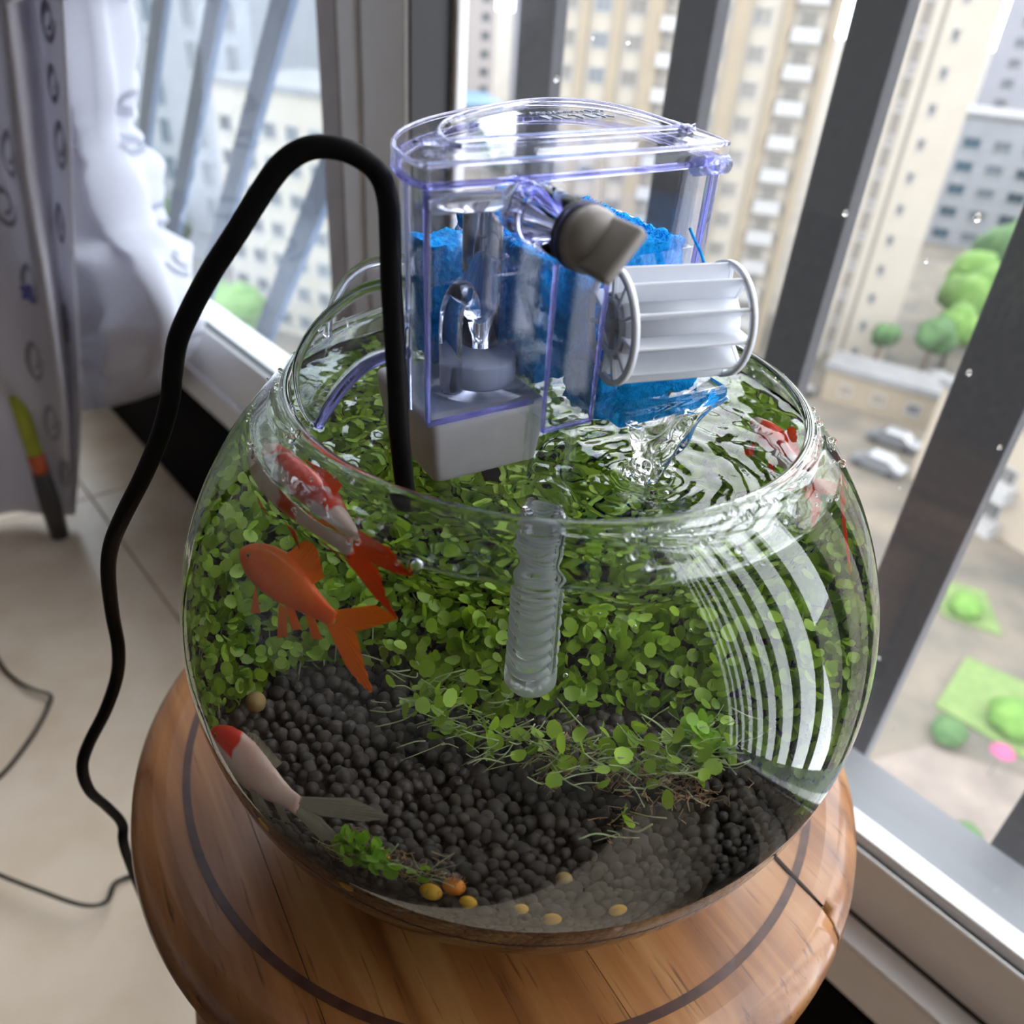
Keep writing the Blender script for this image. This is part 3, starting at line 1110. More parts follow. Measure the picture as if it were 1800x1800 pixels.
def fin(name, root, base, tips, mat, th=0.00025, ny=(0, 1, 0), parent=None, sway=0.0):
    """ray fin: fan between the base polyline and the tip polyline, pleated like fin rays"""
    n = 18
    B, T = catmull(base, 6), catmull(tips, 6)

    def samp(P, t):
        f = t * (len(P) - 1)
        i = min(int(f), len(P) - 2)
        return P[i].lerp(P[i + 1], f - i)
    nv = Vector(ny)

    def fn(u, v):
        p = samp(B, u).lerp(samp(T, u), v)
        return p + nv * (th * 0.8 * math.sin(u * n * math.pi) * v + sway * v * v)
    a = grid(lambda u, v: fn(u, v) - nv * th * 0.5 * (1.05 - v), n * 2, 6)
    b = grid(lambda u, v: fn(u, v) + nv * th * 0.5 * (1.05 - v), n * 2, 6)
    V = a[0] + b[0]
    k = len(a[0])
    F = [tuple(reversed(f)) for f in a[1]] + [tuple(i + k for i in f) for f in b[1]]
    return obj(name, (V, F), mat, parent or root, True)


def goldfish(label, snout, tail, up, body_mat, fmat, tail_up=(-0.44, 0.31), tail_dn=(-0.51, -0.27), bend=0.0, fat=1.0, deep=1.0, dorsal=(0.41, 0.40), group=None, tailfin_mat=None, low=1.0):
    a, b = Vector(snout), Vector(tail)
    x = (a - b)
    L = x.length
    x.normalize()
    z = Vector(up)
    z = (z - x * z.dot(x)).normalized()
    y = z.cross(x)
    mw = Matrix(((x.x, y.x, z.x, b.x), (x.y, y.y, z.y, b.y), (x.z, y.z, z.z, b.z), (0, 0, 0, 1)))
    root = empty('goldfish', label, 'fish', group=group, mw=mw)
    #      t     up     down   half width
    sec = [(0.00, 0.072, 0.068, 0.022), (0.08, 0.074, 0.070, 0.034), (0.20, 0.100, 0.096, 0.056), (0.35, 0.150, 0.140, 0.088),
           (0.50, 0.188, 0.172, 0.112), (0.63, 0.196, 0.178, 0.122), (0.74, 0.182, 0.165, 0.120), (0.83, 0.152, 0.142, 0.108),
           (0.90, 0.116, 0.112, 0.086), (0.955, 0.076, 0.080, 0.058), (0.99, 0.036, 0.042, 0.030), (1.005, 0.010, 0.014, 0.010)]
    S_ = 20
    V, F = [], []

    def yoff(t):
        return bend * L * (1 - t) ** 2
    ts = [Vector(s) if False else s for s in sec]
    dense = []
    for i in range(len(sec) - 1):
        for k in range(3):
            f = k / 3
            q = [sec[i][j] * (1 - f) + sec[i + 1][j] * f for j in range(4)]
            dense.append(q)
    dense.append(list(sec[-1]))
    for t, hu, hd, w in dense:
        for k in range(S_):
            an = 2 * math.pi * k / S_
            c, s = math.cos(an), math.sin(an)
            zz = (hu if s > 0 else hd) * s * deep
            V.append((t * L, (w * fat * c) * L + yoff(t), (zz + 0.02 * math.sin(t * 3.1)) * L))
    m = len(dense)
    for i in range(m - 1):
        for k in range(S_):
            l = (k + 1) % S_
            F.append((i * S_ + k, i * S_ + l, (i + 1) * S_ + l, (i + 1) * S_ + k))
    F.append(tuple(range(S_)))
    F.append(tuple(reversed(range((m - 1) * S_, m * S_))))
    bm = bmesh.new()
    me = data('t', V, F)
    bm.from_mesh(me)
    bpy.data.meshes.remove(me)
    bmesh.ops.recalc_face_normals(bm, faces=bm.faces)
    obj('body', bm_geo(bm), body_mat, root, True)
    y0 = yoff(0)
    yt = yoff(-0.45)

    def P(px, pz, py=0.0):
        return Vector((px * L, yoff(px) + py * L, pz * L))
    tm = tailfin_mat or fmat
    nt = (0.12, 1, 0)
    tu, td = Vector((tail_up[0], 0, tail_up[1])), Vector((tail_dn[0], 0, tail_dn[1]))
    fin('tail_fin', root, [P(0.03, 0.075), P(0.0, 0.03), P(-0.03, 0.0)],
        [P(tail_up[0] * 0.55, tail_up[1] * 0.80 + 0.05), P(tail_up[0] * 0.85, tail_up[1] * 1.02), P(tail_up[0], tail_up[1]), P(tail_up[0] * 0.78, tail_up[1] * 0.62), P(-0.20, 0.04)], tm, ny=nt)
    fin('tail_fin', root, [P(-0.03, 0.01), P(0.0, -0.03), P(0.03, -0.07)],
        [P(-0.20, 0.03), P(tail_dn[0] * 0.74, tail_dn[1] * 0.55), P(tail_dn[0], tail_dn[1]), P(tail_dn[0] * 0.82, tail_dn[1] * 1.04), P(tail_dn[0] * 0.5, tail_dn[1] * 0.82 - 0.02)], tm, ny=nt)
    fin('dorsal_fin', root, [P(0.60, 0.20), P(0.45, 0.195), P(0.28, 0.14)],
        [P(dorsal[0] + 0.10, dorsal[1] - 0.02), P(dorsal[0], dorsal[1]), P(0.22, 0.24)], fmat)
    fin('anal_fin', root, [P(0.24, -0.09), P(0.15, -0.075)], [P(0.10, -0.09 - 0.13 * low), P(0.02, -0.08 - 0.10 * low)], fmat)
    for sgn in (-1, 1):
        fin('pelvic_fin', root, [P(0.46, -0.13, 0.05 * sgn), P(0.38, -0.12, 0.05 * sgn)],
            [P(0.32 - 0.1 * (low < 0.3), -0.13 - 0.20 * low, 0.13 * sgn), P(0.25, -0.12 - 0.15 * low, 0.12 * sgn)], fmat, ny=(0, 1, 0.3))
        fin('pectoral_fin', root, [P(0.70, -0.10, 0.105 * sgn), P(0.67, -0.14, 0.095 * sgn)],
            [P(0.60 - 0.06 * (low < 0.3), -0.12 - 0.15 * low, (0.21 if low > 0.3 else 0.14) * sgn), P(0.52, -0.12 - 0.10 * low, (0.20 if low > 0.3 else 0.13) * sgn)], fmat, ny=(0, 1, 0.5))
        e = lathe([(0.0004 * 0 + 0.00001, 0.018 * L), (0.012 * L, 0.016 * L), (0.022 * L, 0.008 * L), (0.026 * L, 0.0), (0.024 * L, -0.01 * L)], 14)
        R = Matrix.Rotation(-sgn * math.pi / 2, 4, 'X')
        eye = obj('eye', xf(e, Matrix.Translation(P(0.885, 0.045, 0.083 * fat * sgn)) @ R), mt_iris, root, True)
        pu = lathe([(0.00001, 0.023 * L), (0.010 * L, 0.020 * L), (0.014 * L, 0.012 * L)], 12)
        obj('pupil', xf(pu, Matrix.Translation(P(0.885, 0.045, 0.083 * fat * sgn)) @ R), mt_eye, eye, True)
        gl = []
        for i in range(9):
            an = -1.15 + 2.3 * i / 8
            gl.append(P(0.735 - 0.045 * math.cos(an), 0.005 + 0.10 * math.sin(an), (0.1225 - 0.035 * math.sin(an) ** 2) * sgn * fat))
        obj('gill_cover', tube(gl, 0.0045 * L, 5), body_mat, root, True)
    return root


mt_f_or = fish_mat('orange_scales', (0.98, 0.105, 0.001), var=(1.0, 0.20, 0.006))
mt_fin_or = fin_mat('orange_fin', (1.0, 0.27, 0.006), 0.16)
mt_f_wh = fish_mat('white_scales_red_cap', (0.86, 0.66, 0.58), (0.85, 0.018, 0.006), 'x', 0.0205, -0.0008, var=(0.86, 0.52, 0.44))
mt_fin_wh = fin_mat('clear_fin', (0.62, 0.56, 0.44), 0.55)
mt_f_ca = fish_mat('white_scales_red_blotches', (0.82, 0.60, 0.52), (0.76, 0.045, 0.015), 'n', 0.50, var=(0.84, 0.68, 0.62))
mt_fin_ca = fin_mat('red_fin', (0.90, 0.09, 0.008), 0.2)

goldfish('orange goldfish with a forked orange tail swimming over the green carpet', (-0.0635, -0.0442, 0.1267), (-0.0388, -0.0575, 0.1214), (0.3244, 0.2449, 0.9137), mt_f_or, mt_fin_or, bend=0.02, fat=0.9)
goldfish('white goldfish with a red cap and clear tail low over the pellets', (-0.0704, -0.0600, 0.0846), (-0.0449, -0.0766, 0.0848), (0.22, 0.46, 0.86), mt_f_wh, mt_fin_wh,
         tail_up=(-0.66, 0.30), tail_dn=(-0.84, -0.24), bend=-0.05, deep=1.25, fat=1.1, dorsal=(0.48, 0.31))
goldfish('red and white goldfish near the surface at the bowl front left', (-0.0665, -0.0260, 0.1428), (-0.0360, -0.0605, 0.1428), (0.15, 0.15, 0.97), mt_f_ca, mt_fin_ca, deep=0.72, fat=0.95, low=-0.1, tail_up=(-0.42, 0.13), tail_dn=(-0.40, -0.10), dorsal=(0.36, 0.25))
goldfish('red and white goldfish near the surface beside the waterfall', (0.0620, 0.0230, 0.1365), (0.0690, -0.0120, 0.1365), (0.1, 0.0, 0.99), mt_f_ca, mt_fin_ca, deep=0.8, fat=0.95, low=0.4)

# ------------------------------------------------------------------ air bubbles
mt_air = glass('air_in_water', ior=1 / 1.333)
bub_me = data('air_bubble', *ico(3), mt_air, True)
for x, y, z, r in ((-0.022, -0.0715, 0.1490, 0.0016), (-0.050, -0.054, 0.1462, 0.0006), (-0.0495, -0.0552, 0.1447, 0.0004), (-0.0488, -0.0568, 0.1440, 0.0004),
                   (0.016, -0.030, 0.108, 0.0005), (0.010, -0.034, 0.112, 0.0005), (0.024, -0.030, 0.105, 0.0004), (0.010, -0.040, 0.098, 0.0006), (0.036, -0.028, 0.104, 0.0004),
                   (0.019, -0.036, 0.148, 0.0009), (0.030, -0.033, 0.1482, 0.0008), (0.022, -0.019, 0.1483, 0.0007), (0.033, -0.021, 0.148, 0.0006)):
    o = link(bpy.data.objects.new('air_bubble', bub_me))
    o.location = (x, y, z)
    o.scale = (r, r, r)
    tag(o, 'small shiny air bubble hanging in the bowl water', 'bubble', 'air bubbles in the water')

# ------------------------------------------------------------------ hang-on filter
mt_clear = thin_clear('clear_violet_plastic', (0.965, 0.97, 1.0), 0.0)
mt_barrel = glass('clear_violet_barrel', (0.95, 0.955, 1.0), 1.45, 0.0)
mt_clear2 = thin_clear('clear_plastic', (0.98, 0.985, 1.0), 0.0)
mt_hook = glass('clear_hook_plastic', (0.97, 0.975, 1.0), 1.42, 0.0)
mt_tube = glass('clear_tube', (0.98, 0.985, 1.0), 1.45, 0.0)
mt_violet = glass('violet_plastic_edge', (0.74, 0.74, 1.0), 1.4, 0.05, 0.10, (0.62, 0.60, 0.95))
mt_frost = glass('frosted_clear_plastic', (0.97, 0.98, 1.0), 1.4, 0.08, 0.16, (0.88, 0.90, 0.97))
mt_bead_c = glass('moulded_edge_plastic', (0.90, 0.90, 1.0), 1.45, 0.02, 0.12, (0.92, 0.93, 1.0))
mt_strain = glass('strainer_plastic', (0.98, 0.99, 1.0), 1.50, 0.03, 0.45, (0.95, 0.97, 0.98))
mt_fwater = thin_clear('filter_water', (0.95, 0.98, 1.0), 0.0, 0.02)
mt_rotor = thin_clear('rotor_housing_plastic', (0.93, 0.93, 0.98), 0.10)
mt_stream = glass('water_stream', (1, 1, 1), 1.333, 0.0)
mt_grey = pbr('pale_grey_plastic', (0.50, 0.49, 0.495), 0.4, (0.54, 0.53, 0.535), 200)
mt_white = pbr('white_grey_plastic', (0.80, 0.83, 0.90), 0.38, (0.84, 0.87, 0.93), 200)
mt_knob = pbr('beige_grey_plastic', (0.25, 0.225, 0.205), 0.35, (0.28, 0.25, 0.23), 200)
mt_rubber = pbr('black_rubber', (0.012, 0.011, 0.012), 0.45)
mt_blue = pbr('blue_sponge', (0.003, 0.26, 0.80), 0.9, (0.02, 0.46, 0.95), 800, bump=0.8, spec=0.05)
mt_text = pbr('embossed_grey_lettering', (0.50, 0.52, 0.60), 0.5)

FM_ = Matrix(((0.82, -0.5722, -0.0115, -0.0236), (0.5716, 0.8199, -0.0324, -0.0413), (0.028, 0.02, 0.9994, 0.15), (0, 0, 0, 1)))
filt = empty('aquarium_filter', 'clear hang-on aquarium filter with blue sponge hooked into the bowl rim', 'filter', mw=FM_)


def fp(name, geo, mat, smooth=False, parent=None, kind=None):
    return obj(name, geo, mat, parent or filt, smooth, (0, 0, 0), kind)


LID = [(-0.0022, -0.0010), (0.0100, -0.0014), (0.0250, -0.0014), (0.0450, -0.0010), (0.0600, -0.0004), (0.0722, 0.0008)]
LIDB = [(0.0722, 0.0008), (0.0752, 0.0120), (0.0768, 0.0260), (0.0755, 0.0400), (0.0690, 0.0515), (0.0560, 0.0575), (0.0402, 0.0545), (0.0208, 0.0435),
        (0.0090, 0.0330), (0.0015, 0.0222), (-0.0018, 0.0135), (-0.0032, 0.0050), (-0.0022, -0.0010)]


def poly_dense(n=5):
    a = []
    for i in range(len(LID) - 1):
        for k in range(6):
            t = k / 6
            a.append((LID[i][0] * (1 - t) + LID[i + 1][0] * t, LID[i][1] * (1 - t) + LID[i + 1][1] * t))
    b = [(p.x, p.y) for p in catmull([(x, y, 0) for x, y in LIDB], n)]
    return a + b[:-1]


def inset(poly, d):
    n = len(poly)
    out = []
    for i in range(n):
        a, b, c = Vector(poly[i - 1]), Vector(poly[i]), Vector(poly[(i + 1) % n])
        t = ((b - a).normalized() + (c - b).normalized())
        if t.length < 1e-6:
            t = c - b
        t.normalize()
        out.append((b.x - t.y * d, b.y + t.x * d))
    return out


PD = poly_dense()


def loops(polys, cap_last=False, cap_first=False):
    """skin closed loops of equal length: polys = [(poly, z), ...]"""
    n = len(polys[0][0])
    V = [(p[0], p[1], (z(p) if callable(z) else z)) for poly, z in polys for p in poly]
    F = []
    for i in range(len(polys) - 1):
        for k in range(n):
            l = (k + 1) % n
            F.append((i * n + k, i * n + l, (i + 1) * n + l, (i + 1) * n + k))
    if cap_last:
        F.append(tuple(range((len(polys) - 1) * n, len(polys) * n)))
    if cap_first:
        F.append(tuple(reversed(range(n))))
    return V, F


# lid: flange, raised panel and short skirt
lid = fp('lid', loops([(inset(PD, 0.0014), 0.0635), (PD, 0.0638), (PD, 0.0672), (inset(PD, 0.0008), 0.0680), (inset(PD, 0.0085), 0.0688), (inset(PD, 0.0090), 0.0700),
                       (inset(PD, 0.0098), 0.0700), (inset(PD, 0.0104), 0.0692)], cap_last=True), mt_clear)
fp('lid_underside', loops([(inset(PD, 0.0014), 0.0635), (inset(PD, 0.0020), 0.0662), (inset(PD, 0.0110), 0.0674)], cap_last=True), mt_clear2)
fp('lid_edge', loops([(inset(PD, -0.0002), 0.0637), (inset(PD, -0.0002), 0.0646), (inset(PD, 0.0012), 0.0646), (inset(PD, 0.0012), 0.0637), (inset(PD, -0.0002), 0.0637)]), mt_violet)
for nm_, pl_, z_, r_ in (('lid_rim_bead', inset(PD, 0.0005), 0.0677, 0.00055), ('panel_bead', inset(PD, 0.0094), 0.0699, 0.00050), ('lid_skirt_bead', inset(PD, 0.0016), 0.0634, 0.00040)):
    fp(nm_, tube([(p[0], p[1], z_) for p in pl_ + pl_[:1]], r_, 8, cap=False), mt_bead_c, True, lid)
for words, size, off in (('FILTER', 0.0060, (0.0400, 0.0255)), ('AQUARIUM TOP', 0.0027, (0.0400, 0.0325))):
    cu = bpy.data.curves.new('lettering', 'FONT')
    cu.body = words
    cu.size = size
    cu.extrude = 0.00014
    cu.space_character = 1.1
    tmp = bpy.data.objects.new('tmp', cu)
    COL.objects.link(tmp)
    dg = bpy.context.evaluated_depsgraph_get()
    me = bpy.data.meshes.new_from_object(tmp.evaluated_get(dg))
    bpy.data.objects.remove(tmp)
    bpy.data.curves.remove(cu)
    me.materials.clear()
    me.materials.append(mt_text)
    o = link(bpy.data.objects.new('lettering', me))
    o.parent = lid
    o.location = (off[0], off[1], 0.0695)

# body: open box, its front wall cut low under the wheel


def top_z(p):
    return 0.024 if (p[1] < 0.0035 and 0.0385 < p[0] < 0.0605) else 0.0634


bo = inset(PD, 0.0016)
bi = inset(PD, 0.0029)
fp('body', loops([(bo, 0.0150), (bo, top_z), (bi, top_z), (bi, 0.0165)], cap_last=True, cap_first=True), mt_clear)
for c_, s_ in (((0.0693, 0.0022, 0.041), (0.0012, 0.0016, 0.045)), ((-0.0008, 0.0012, 0.039), (0.0011, 0.0011, 0.048)), ((0.0120, 0.0004, 0.0150), (0.0270, 0.0012, 0.0012))):
    fp('edge_strip', box(c_, s_, 0.0003, 1), mt_violet)
for (x_, y_) in ((PD[0]), (PD[30]), (PD[len(PD) - 6])):
    fp('corner_bead', tube([(x_ * 0.97 + 0.001, y_ * 0.97 + 0.0012, 0.0155), (x_ * 0.97 + 0.001, y_ * 0.97 + 0.0012, 0.0632)], 0.0006, 8), mt_bead_c, True)
fp('wall_rib', box((0.0605, 0.0005, 0.0445), (0.0016, 0.0030, 0.0400), 0.0006, 2), mt_clear2)
fp('hinge_pin', tube([(0.0612, -0.001, 0.0640), (0.0702, -0.001, 0.0640), (0.0712, -0.001, 0.0640)], [0.0020, 0.0020, 0.0012], 16), mt_frost, True)
fp('front_bar', tube([(-0.0010, -0.001, 0.0610), (-0.0004, -0.001, 0.0610), (0.0148, -0.001, 0.0608), (0.0153, -0.001, 0.0608)], [0.0012, 0.0019, 0.0019, 0.0012], 16), mt_frost, True)
wi = inset(PD, 0.0034)
fp('filter_water', loops([(wi, 0.0170), (wi, lambda p: 0.0225 if (p[1] < 0.005 and 0.037 < p[0] < 0.062) else 0.0445 + 0.0006 * math.sin(p[0] * 700 + p[1] * 500))], cap_last=True, cap_first=True), mt_fwater)
# grey pump block under the body
pump = fp('pump_base', box((0.0150, 0.0165, 0.0060), (0.0310, 0.0330, 0.0175), 0.0022, 3), mt_grey, True)
for v in pump.data.vertices:
    k = max(0.0, min(1.0, (0.0145 - v.co.z) / 0.0145))
    v.co.x = 0.0150 + (v.co.x - 0.0150) * (1 - 0.10 * k)
    v.co.y = 0.0165 + (v.co.y - 0.0165) * (1 - 0.10 * k)
# rotor chamber
fp('rotor_housing', lathe([(0.0118, 0.0160), (0.0118, 0.0235), (0.0112, 0.0245), (0.0050, 0.0252), (0.0044, 0.0262)], 40, (0.0190, 0.0150, 0), cap0=True), mt_rotor, True)
fp('rotor_block', lathe([(0.0085, 0.0162), (0.0088, 0.0168), (0.0088, 0.0215), (0.0083, 0.0222), (0.0010, 0.0226)], 36, (0.0190, 0.0150, 0), cap0=True, cap1=True), mt_white, True)
fp('rotor_foot', lathe([(0.0134, 0.0158), (0.0134, 0.0172), (0.0122, 0.0174)], 40, (0.0190, 0.0150, 0), cap0=True, cap1=True), mt_clear2, True)
fp('riser_tube', lathe([(0.0044, 0.0250), (0.0044, 0.0560), (0.0036, 0.0560), (0.0036, 0.0250)], 28, (0.0190, 0.0150, 0), close=True), mt_tube, True)
fp('bypass_pipe', tube(catmull([(0.0095, 0.0105, 0.0165), (0.0092, 0.0105, 0.0290), (0.0098, 0.0108, 0.0355), (0.0122, 0.0120, 0.0385), (0.0148, 0.0135, 0.0365), (0.0160, 0.0140, 0.0320)], 6), 0.0026, 16), mt_tube, True)
# sponge


def spongy(c, s, n=26):
    bm = bmesh.new()
    bmesh.ops.create_cube(bm, size=1.0)
    bmesh.ops.scale(bm, vec=s, verts=bm.verts)
    bmesh.ops.subdivide_edges(bm, edges=list(bm.edges), cuts=n, use_grid_fill=True)
    v, f = bm_geo(bm)
    out = []
    for p in v:
        q = Vector(p) + Vector(c)
        k = 0.0007 * noise.noise(q * 900) + 0.0010 * noise.noise(q * 300)
        d = Vector((p[0] / s[0], p[1] / s[1], p[2] / s[2]))
        out.append(tuple(q + d * k * 2))
    return out, f


sponge = fp('sponge', spongy((0.0470, 0.0240, 0.0320), (0.0400, 0.0400, 0.0290)), mt_blue, True)
fp('sponge', spongy((0.0185, 0.0300, 0.0310), (0.0140, 0.0110, 0.0270), 16), mt_blue, True)
fz = []
for i in range(1500):
    x, y = random.uniform(0.028, 0.066), random.uniform(0.004, 0.043)
    p = Vector((x, y, 0.0462))
    L_ = [p]
    d = Vector((random.gauss(0, 1), random.gauss(0, 1), random.uniform(0.2, 1.2))).normalized()
    for k in range(2):
        L_.append(L_[-1] + d * random.uniform(0.0005, 0.0013))
        d = (d + Vector((random.gauss(0, .7), random.gauss(0, .7), random.gauss(-.2, .5)))).normalized()
    fz.append(tube(L_, 0.00010, 3, cap=False))
fp('sponge_fibres', join(*fz), mt_blue, False, sponge, 'stuff')
fp('blue_strand', tube(catmull([(0.0628, -0.0012, 0.0510), (0.0640, -0.0016, 0.0490), (0.0665, -0.0022, 0.0455), (0.0678, -0.0026, 0.0430)], 5), 0.00035, 6), mt_blue, True)

# intake valve: lying clear barrel, black ring, beige knob with a flat grip
RY = Matrix.Rotation(math.pi / 2, 4, 'X')           # lathe axis z -> -y (towards the viewer)


def along_w(prof, u, z, w0, seg=36, **k):
    g = lathe(prof, seg, **k)
    return [(u + p[0], w0 - p[2], z + p[1]) for p in g[0]], g[1]


UK, ZK = 0.0190, 0.0590
fp('valve_barrel', along_w([(0.0048, -0.004), (0.0052, 0.0), (0.0056, 0.004), (0.0056, 0.0195), (0.0046, 0.0195), (0.0046, -0.002)], UK, ZK, 0, close=True), mt_barrel, True)
fp('valve_core', along_w([(0.0042, 0.012), (0.0042, 0.0205)], UK, ZK, 0, cap0=True, cap1=True), mt_knob, True)
fp('valve_ring', along_w([(0.0050, 0.0193), (0.0059, 0.0197), (0.0060, 0.0204), (0.0058, 0.0210), (0.0050, 0.0213)], UK, ZK, 0), mt_rubber, True)
fp('valve_collar', along_w([(0.0050, 0.0210), (0.0061, 0.0212), (0.0061, 0.0222), (0.0050, 0.0226)], UK, ZK, 0), mt_violet, True)
knob = fp('valve_knob', along_w([(0.0040, 0.0218), (0.0058, 0.0222), (0.0058, 0.0245), (0.0052, 0.0262), (0.0030, 0.0275)], UK, ZK, 0, cap1=True), mt_knob, True)
ca, sa = math.cos(math.radians(48)), math.sin(math.radians(48))
fp('valve_grip', box((UK, -0.0290, ZK), (0.0108, 0.0100, 0.0028), 0.0009, 2, (Vector((ca, 0, sa)), Vector((0, 1, 0)), Vector((-sa, 0, ca)))), mt_knob, True, knob)
# square intake shaft, then the round tube with the slotted strainer under water
fp('intake_shaft', loops([([(0.0148, -0.0200), (0.0268, -0.0200), (0.0268, -0.0015), (0.0148, -0.0015)], 0.0200), ([(0.0148, -0.0200), (0.0268, -0.0200), (0.0268, -0.0015), (0.0148, -0.0015)], 0.0540),
                          ([(0.0160, -0.0188), (0.0256, -0.0188), (0.0256, -0.0027), (0.0160, -0.0027)], 0.0540), ([(0.0160, -0.0188), (0.0256, -0.0188), (0.0256, -0.0027), (0.0160, -0.0027)], 0.0215)],
                         cap_last=True, cap_first=True), mt_clear2)
fp('shaft_edge', join(box((0.0148, -0.0200, 0.0370), (0.0008, 0.0008, 0.0345), 0.0002, 1), box((0.0268, -0.0200, 0.0370), (0.0008, 0.0008, 0.0345), 0.0002, 1),
                      box((0.0208, -0.0200, 0.0200), (0.0124, 0.0008, 0.0009), 0.0002, 1)), mt_violet)
TU, TW = 0.0211, -0.0142
fp('intake_tube', lathe([(0.0054, -0.0200), (0.0056, 0.0000), (0.0058, 0.0208), (0.0046, 0.0208), (0.0044, -0.0200)], 36, (TU, TW, 0), close=True), mt_clear2, True)
fp('strainer_core', lathe([(0.0030, -0.0540), (0.0036, -0.0500), (0.0036, -0.0120), (0.0048, -0.0100)], 28, (TU, TW, 0), cap0=True), mt_tube, True)
fp('strainer_cap', lathe([(0.0010, -0.0562), (0.0048, -0.0560), (0.0057, -0.0548), (0.0057, -0.0520), (0.0050, -0.0512), (0.0034, -0.0510)], 36, (TU, TW, 0), cap0=True), mt_strain, True)
SPA = math.radians(-62)                              # the spine faces the viewer
for k in range(11):
    z = -0.0130 - 0.0036 * k
    for sg in (1, -1):
        P = []
        for i in range(15):
            a = SPA + sg * math.radians(14 + 152 * i / 14)
            P.append((TU + 0.0050 * math.cos(a), TW + 0.0050 * math.sin(a), z - 0.0012 * math.sin(math.pi * i / 14)))
        fp('strainer_rib', tube(P, 0.0007, 8, 0.0011), mt_strain, True)
for sg in (0, math.pi):
    a = SPA + sg
    fp('strainer_spine', box((TU + 0.0049 * math.cos(a), TW + 0.0049 * math.sin(a), -0.0315), (0.0014, 0.0014, 0.0420), 0.0004, 1, (Vector((math.cos(a), math.sin(a), 0)), Vector((-math.sin(a), math.cos(a), 0)), Vector((0, 0, 1)))), mt_tube)
# bio wheel in front of the weir: two spoked rims, hub, vanes
wheel = fp('bio_wheel', lathe([(0.0072, 0.0), (0.0072, 0.0270), (0.0066, 0.0270), (0.0066, 0.0)], 36, close=True), mt_white, True)
wheel.location = (0.0385, -0.0085, 0.0345)
wheel.rotation_euler = (math.radians(14), math.pi / 2, 0)
rimp = lathe([(0.0116, -0.0007), (0.0128, -0.0007), (0.0128, 0.0007), (0.0116, 0.0007)], 48, close=True)
hubp = lathe([(0.0052, -0.0006), (0.0062, -0.0006), (0.0062, 0.0006), (0.0052, 0.0006)], 32, close=True)
for z in (0.0, 0.0270):
    r_ = obj('wheel_rim', xf(rimp, Matrix.Translation((0, 0, z))), mt_white, wheel, True)
    obj('hub_ring', xf(hubp, Matrix.Translation((0, 0, z))), mt_white, wheel, True)
    for k in range(11):
        a = 2 * math.pi * (k + 0.3) / 11
        c_, s_ = math.cos(a), math.sin(a)
        obj('spoke', box((c_ * 0.0089, s_ * 0.0089, z), (0.0064, 0.0009, 0.0012), 0.0002, 1, (Vector((c_, s_, 0)), Vector((-s_, c_, 0)), Vector((0, 0, 1)))), mt_white, wheel)
for k in range(11):
    a = 2 * math.pi * (k + 0.3) / 11
    c_, s_ = math.cos(a), math.sin(a)
    obj('vane', box((c_ * 0.0098, s_ * 0.0098, 0.0135), (0.0054, 0.0007, 0.0268), 0.0002, 1, (Vector((c_, s_, 0)), Vector((-s_, c_, 0)), Vector((0, 0, 1)))), mt_white, wheel)
obj('axle', tube([(0, 0, -0.0012), (0, 0, 0.0285)], 0.0016, 12), mt_grey, wheel, True)
for k in range(5):
    a = 2 * math.pi * k / 5
    obj('hub_spoke', box((math.cos(a) * 0.0033, math.sin(a) * 0.0033, 0.0004), (0.0044, 0.0009, 0.001), 0.0002, 1, (Vector((math.cos(a), math.sin(a), 0)), Vector((-math.sin(a), math.cos(a), 0)), Vector((0, 0, 1)))), mt_grey, wheel)
# spout under the wheel
fp('spout', join(box((0.0555, -0.0065, 0.0105), (0.0340, 0.0165, 0.0013), 0.0004, 1), box((0.0384, -0.0055, 0.0190), (0.0012, 0.0150, 0.0180), 0.0004, 1),
                 box((0.0730, -0.0055, 0.0170), (0.0012, 0.0150, 0.0140), 0.0004, 1), box((0.0555, 0.0016, 0.0135), (0.0340, 0.0010, 0.0070), 0.0003, 1)), mt_clear)
fp('spout_water', box((0.0556, -0.0066, 0.0141), (0.0330, 0.0170, 0.0046), 0.0014, 3), mt_stream, True)
fp('spout_sponge', spongy((0.0550, 0.0010, 0.0165), (0.0315, 0.0120, 0.0130), 14), mt_blue, True)

# the clear hook that holds the filter on the rim: a band between two arcs, and a second hoop behind
E2 = [(-0.0290, -0.0427, 0.1812), (-0.0313, -0.0422, 0.1806), (-0.0376, -0.0409, 0.1771), (-0.0429, -0.0398, 0.1716), (-0.0472, -0.0389, 0.1653), (-0.0503, -0.0382, 0.16)]
E1 = [(-0.0310, -0.0300, 0.1922), (-0.0343, -0.0293, 0.1917), (-0.0415, -0.0278, 0.189), (-0.0469, -0.0267, 0.185), (-0.0534, -0.0253, 0.1784), (-0.0579, -0.0244, 0.171), (-0.0594, -0.0241, 0.1651), (-0.0586, -0.0242, 0.1579), (-0.0562, -0.0247, 0.1535)]
E0 = [(-0.0330, -0.0190, 0.1930), (-0.0372, -0.0185, 0.1929), (-0.0426, -0.0174, 0.1911), (-0.0471, -0.0164, 0.1878), (-0.0501, -0.0158, 0.1838), (-0.0525, -0.0153, 0.1786), (-0.0535, -0.0150, 0.172)]
FI = FM_.inverted()
c2, c1, c0 = catmull(E2, 10), catmull(E1, 8), catmull(E0, 8)


def on(P, t):
    f = t * (len(P) - 1)
    i = min(int(f), len(P) - 2)
    return P[i].lerp(P[i + 1], f - i)


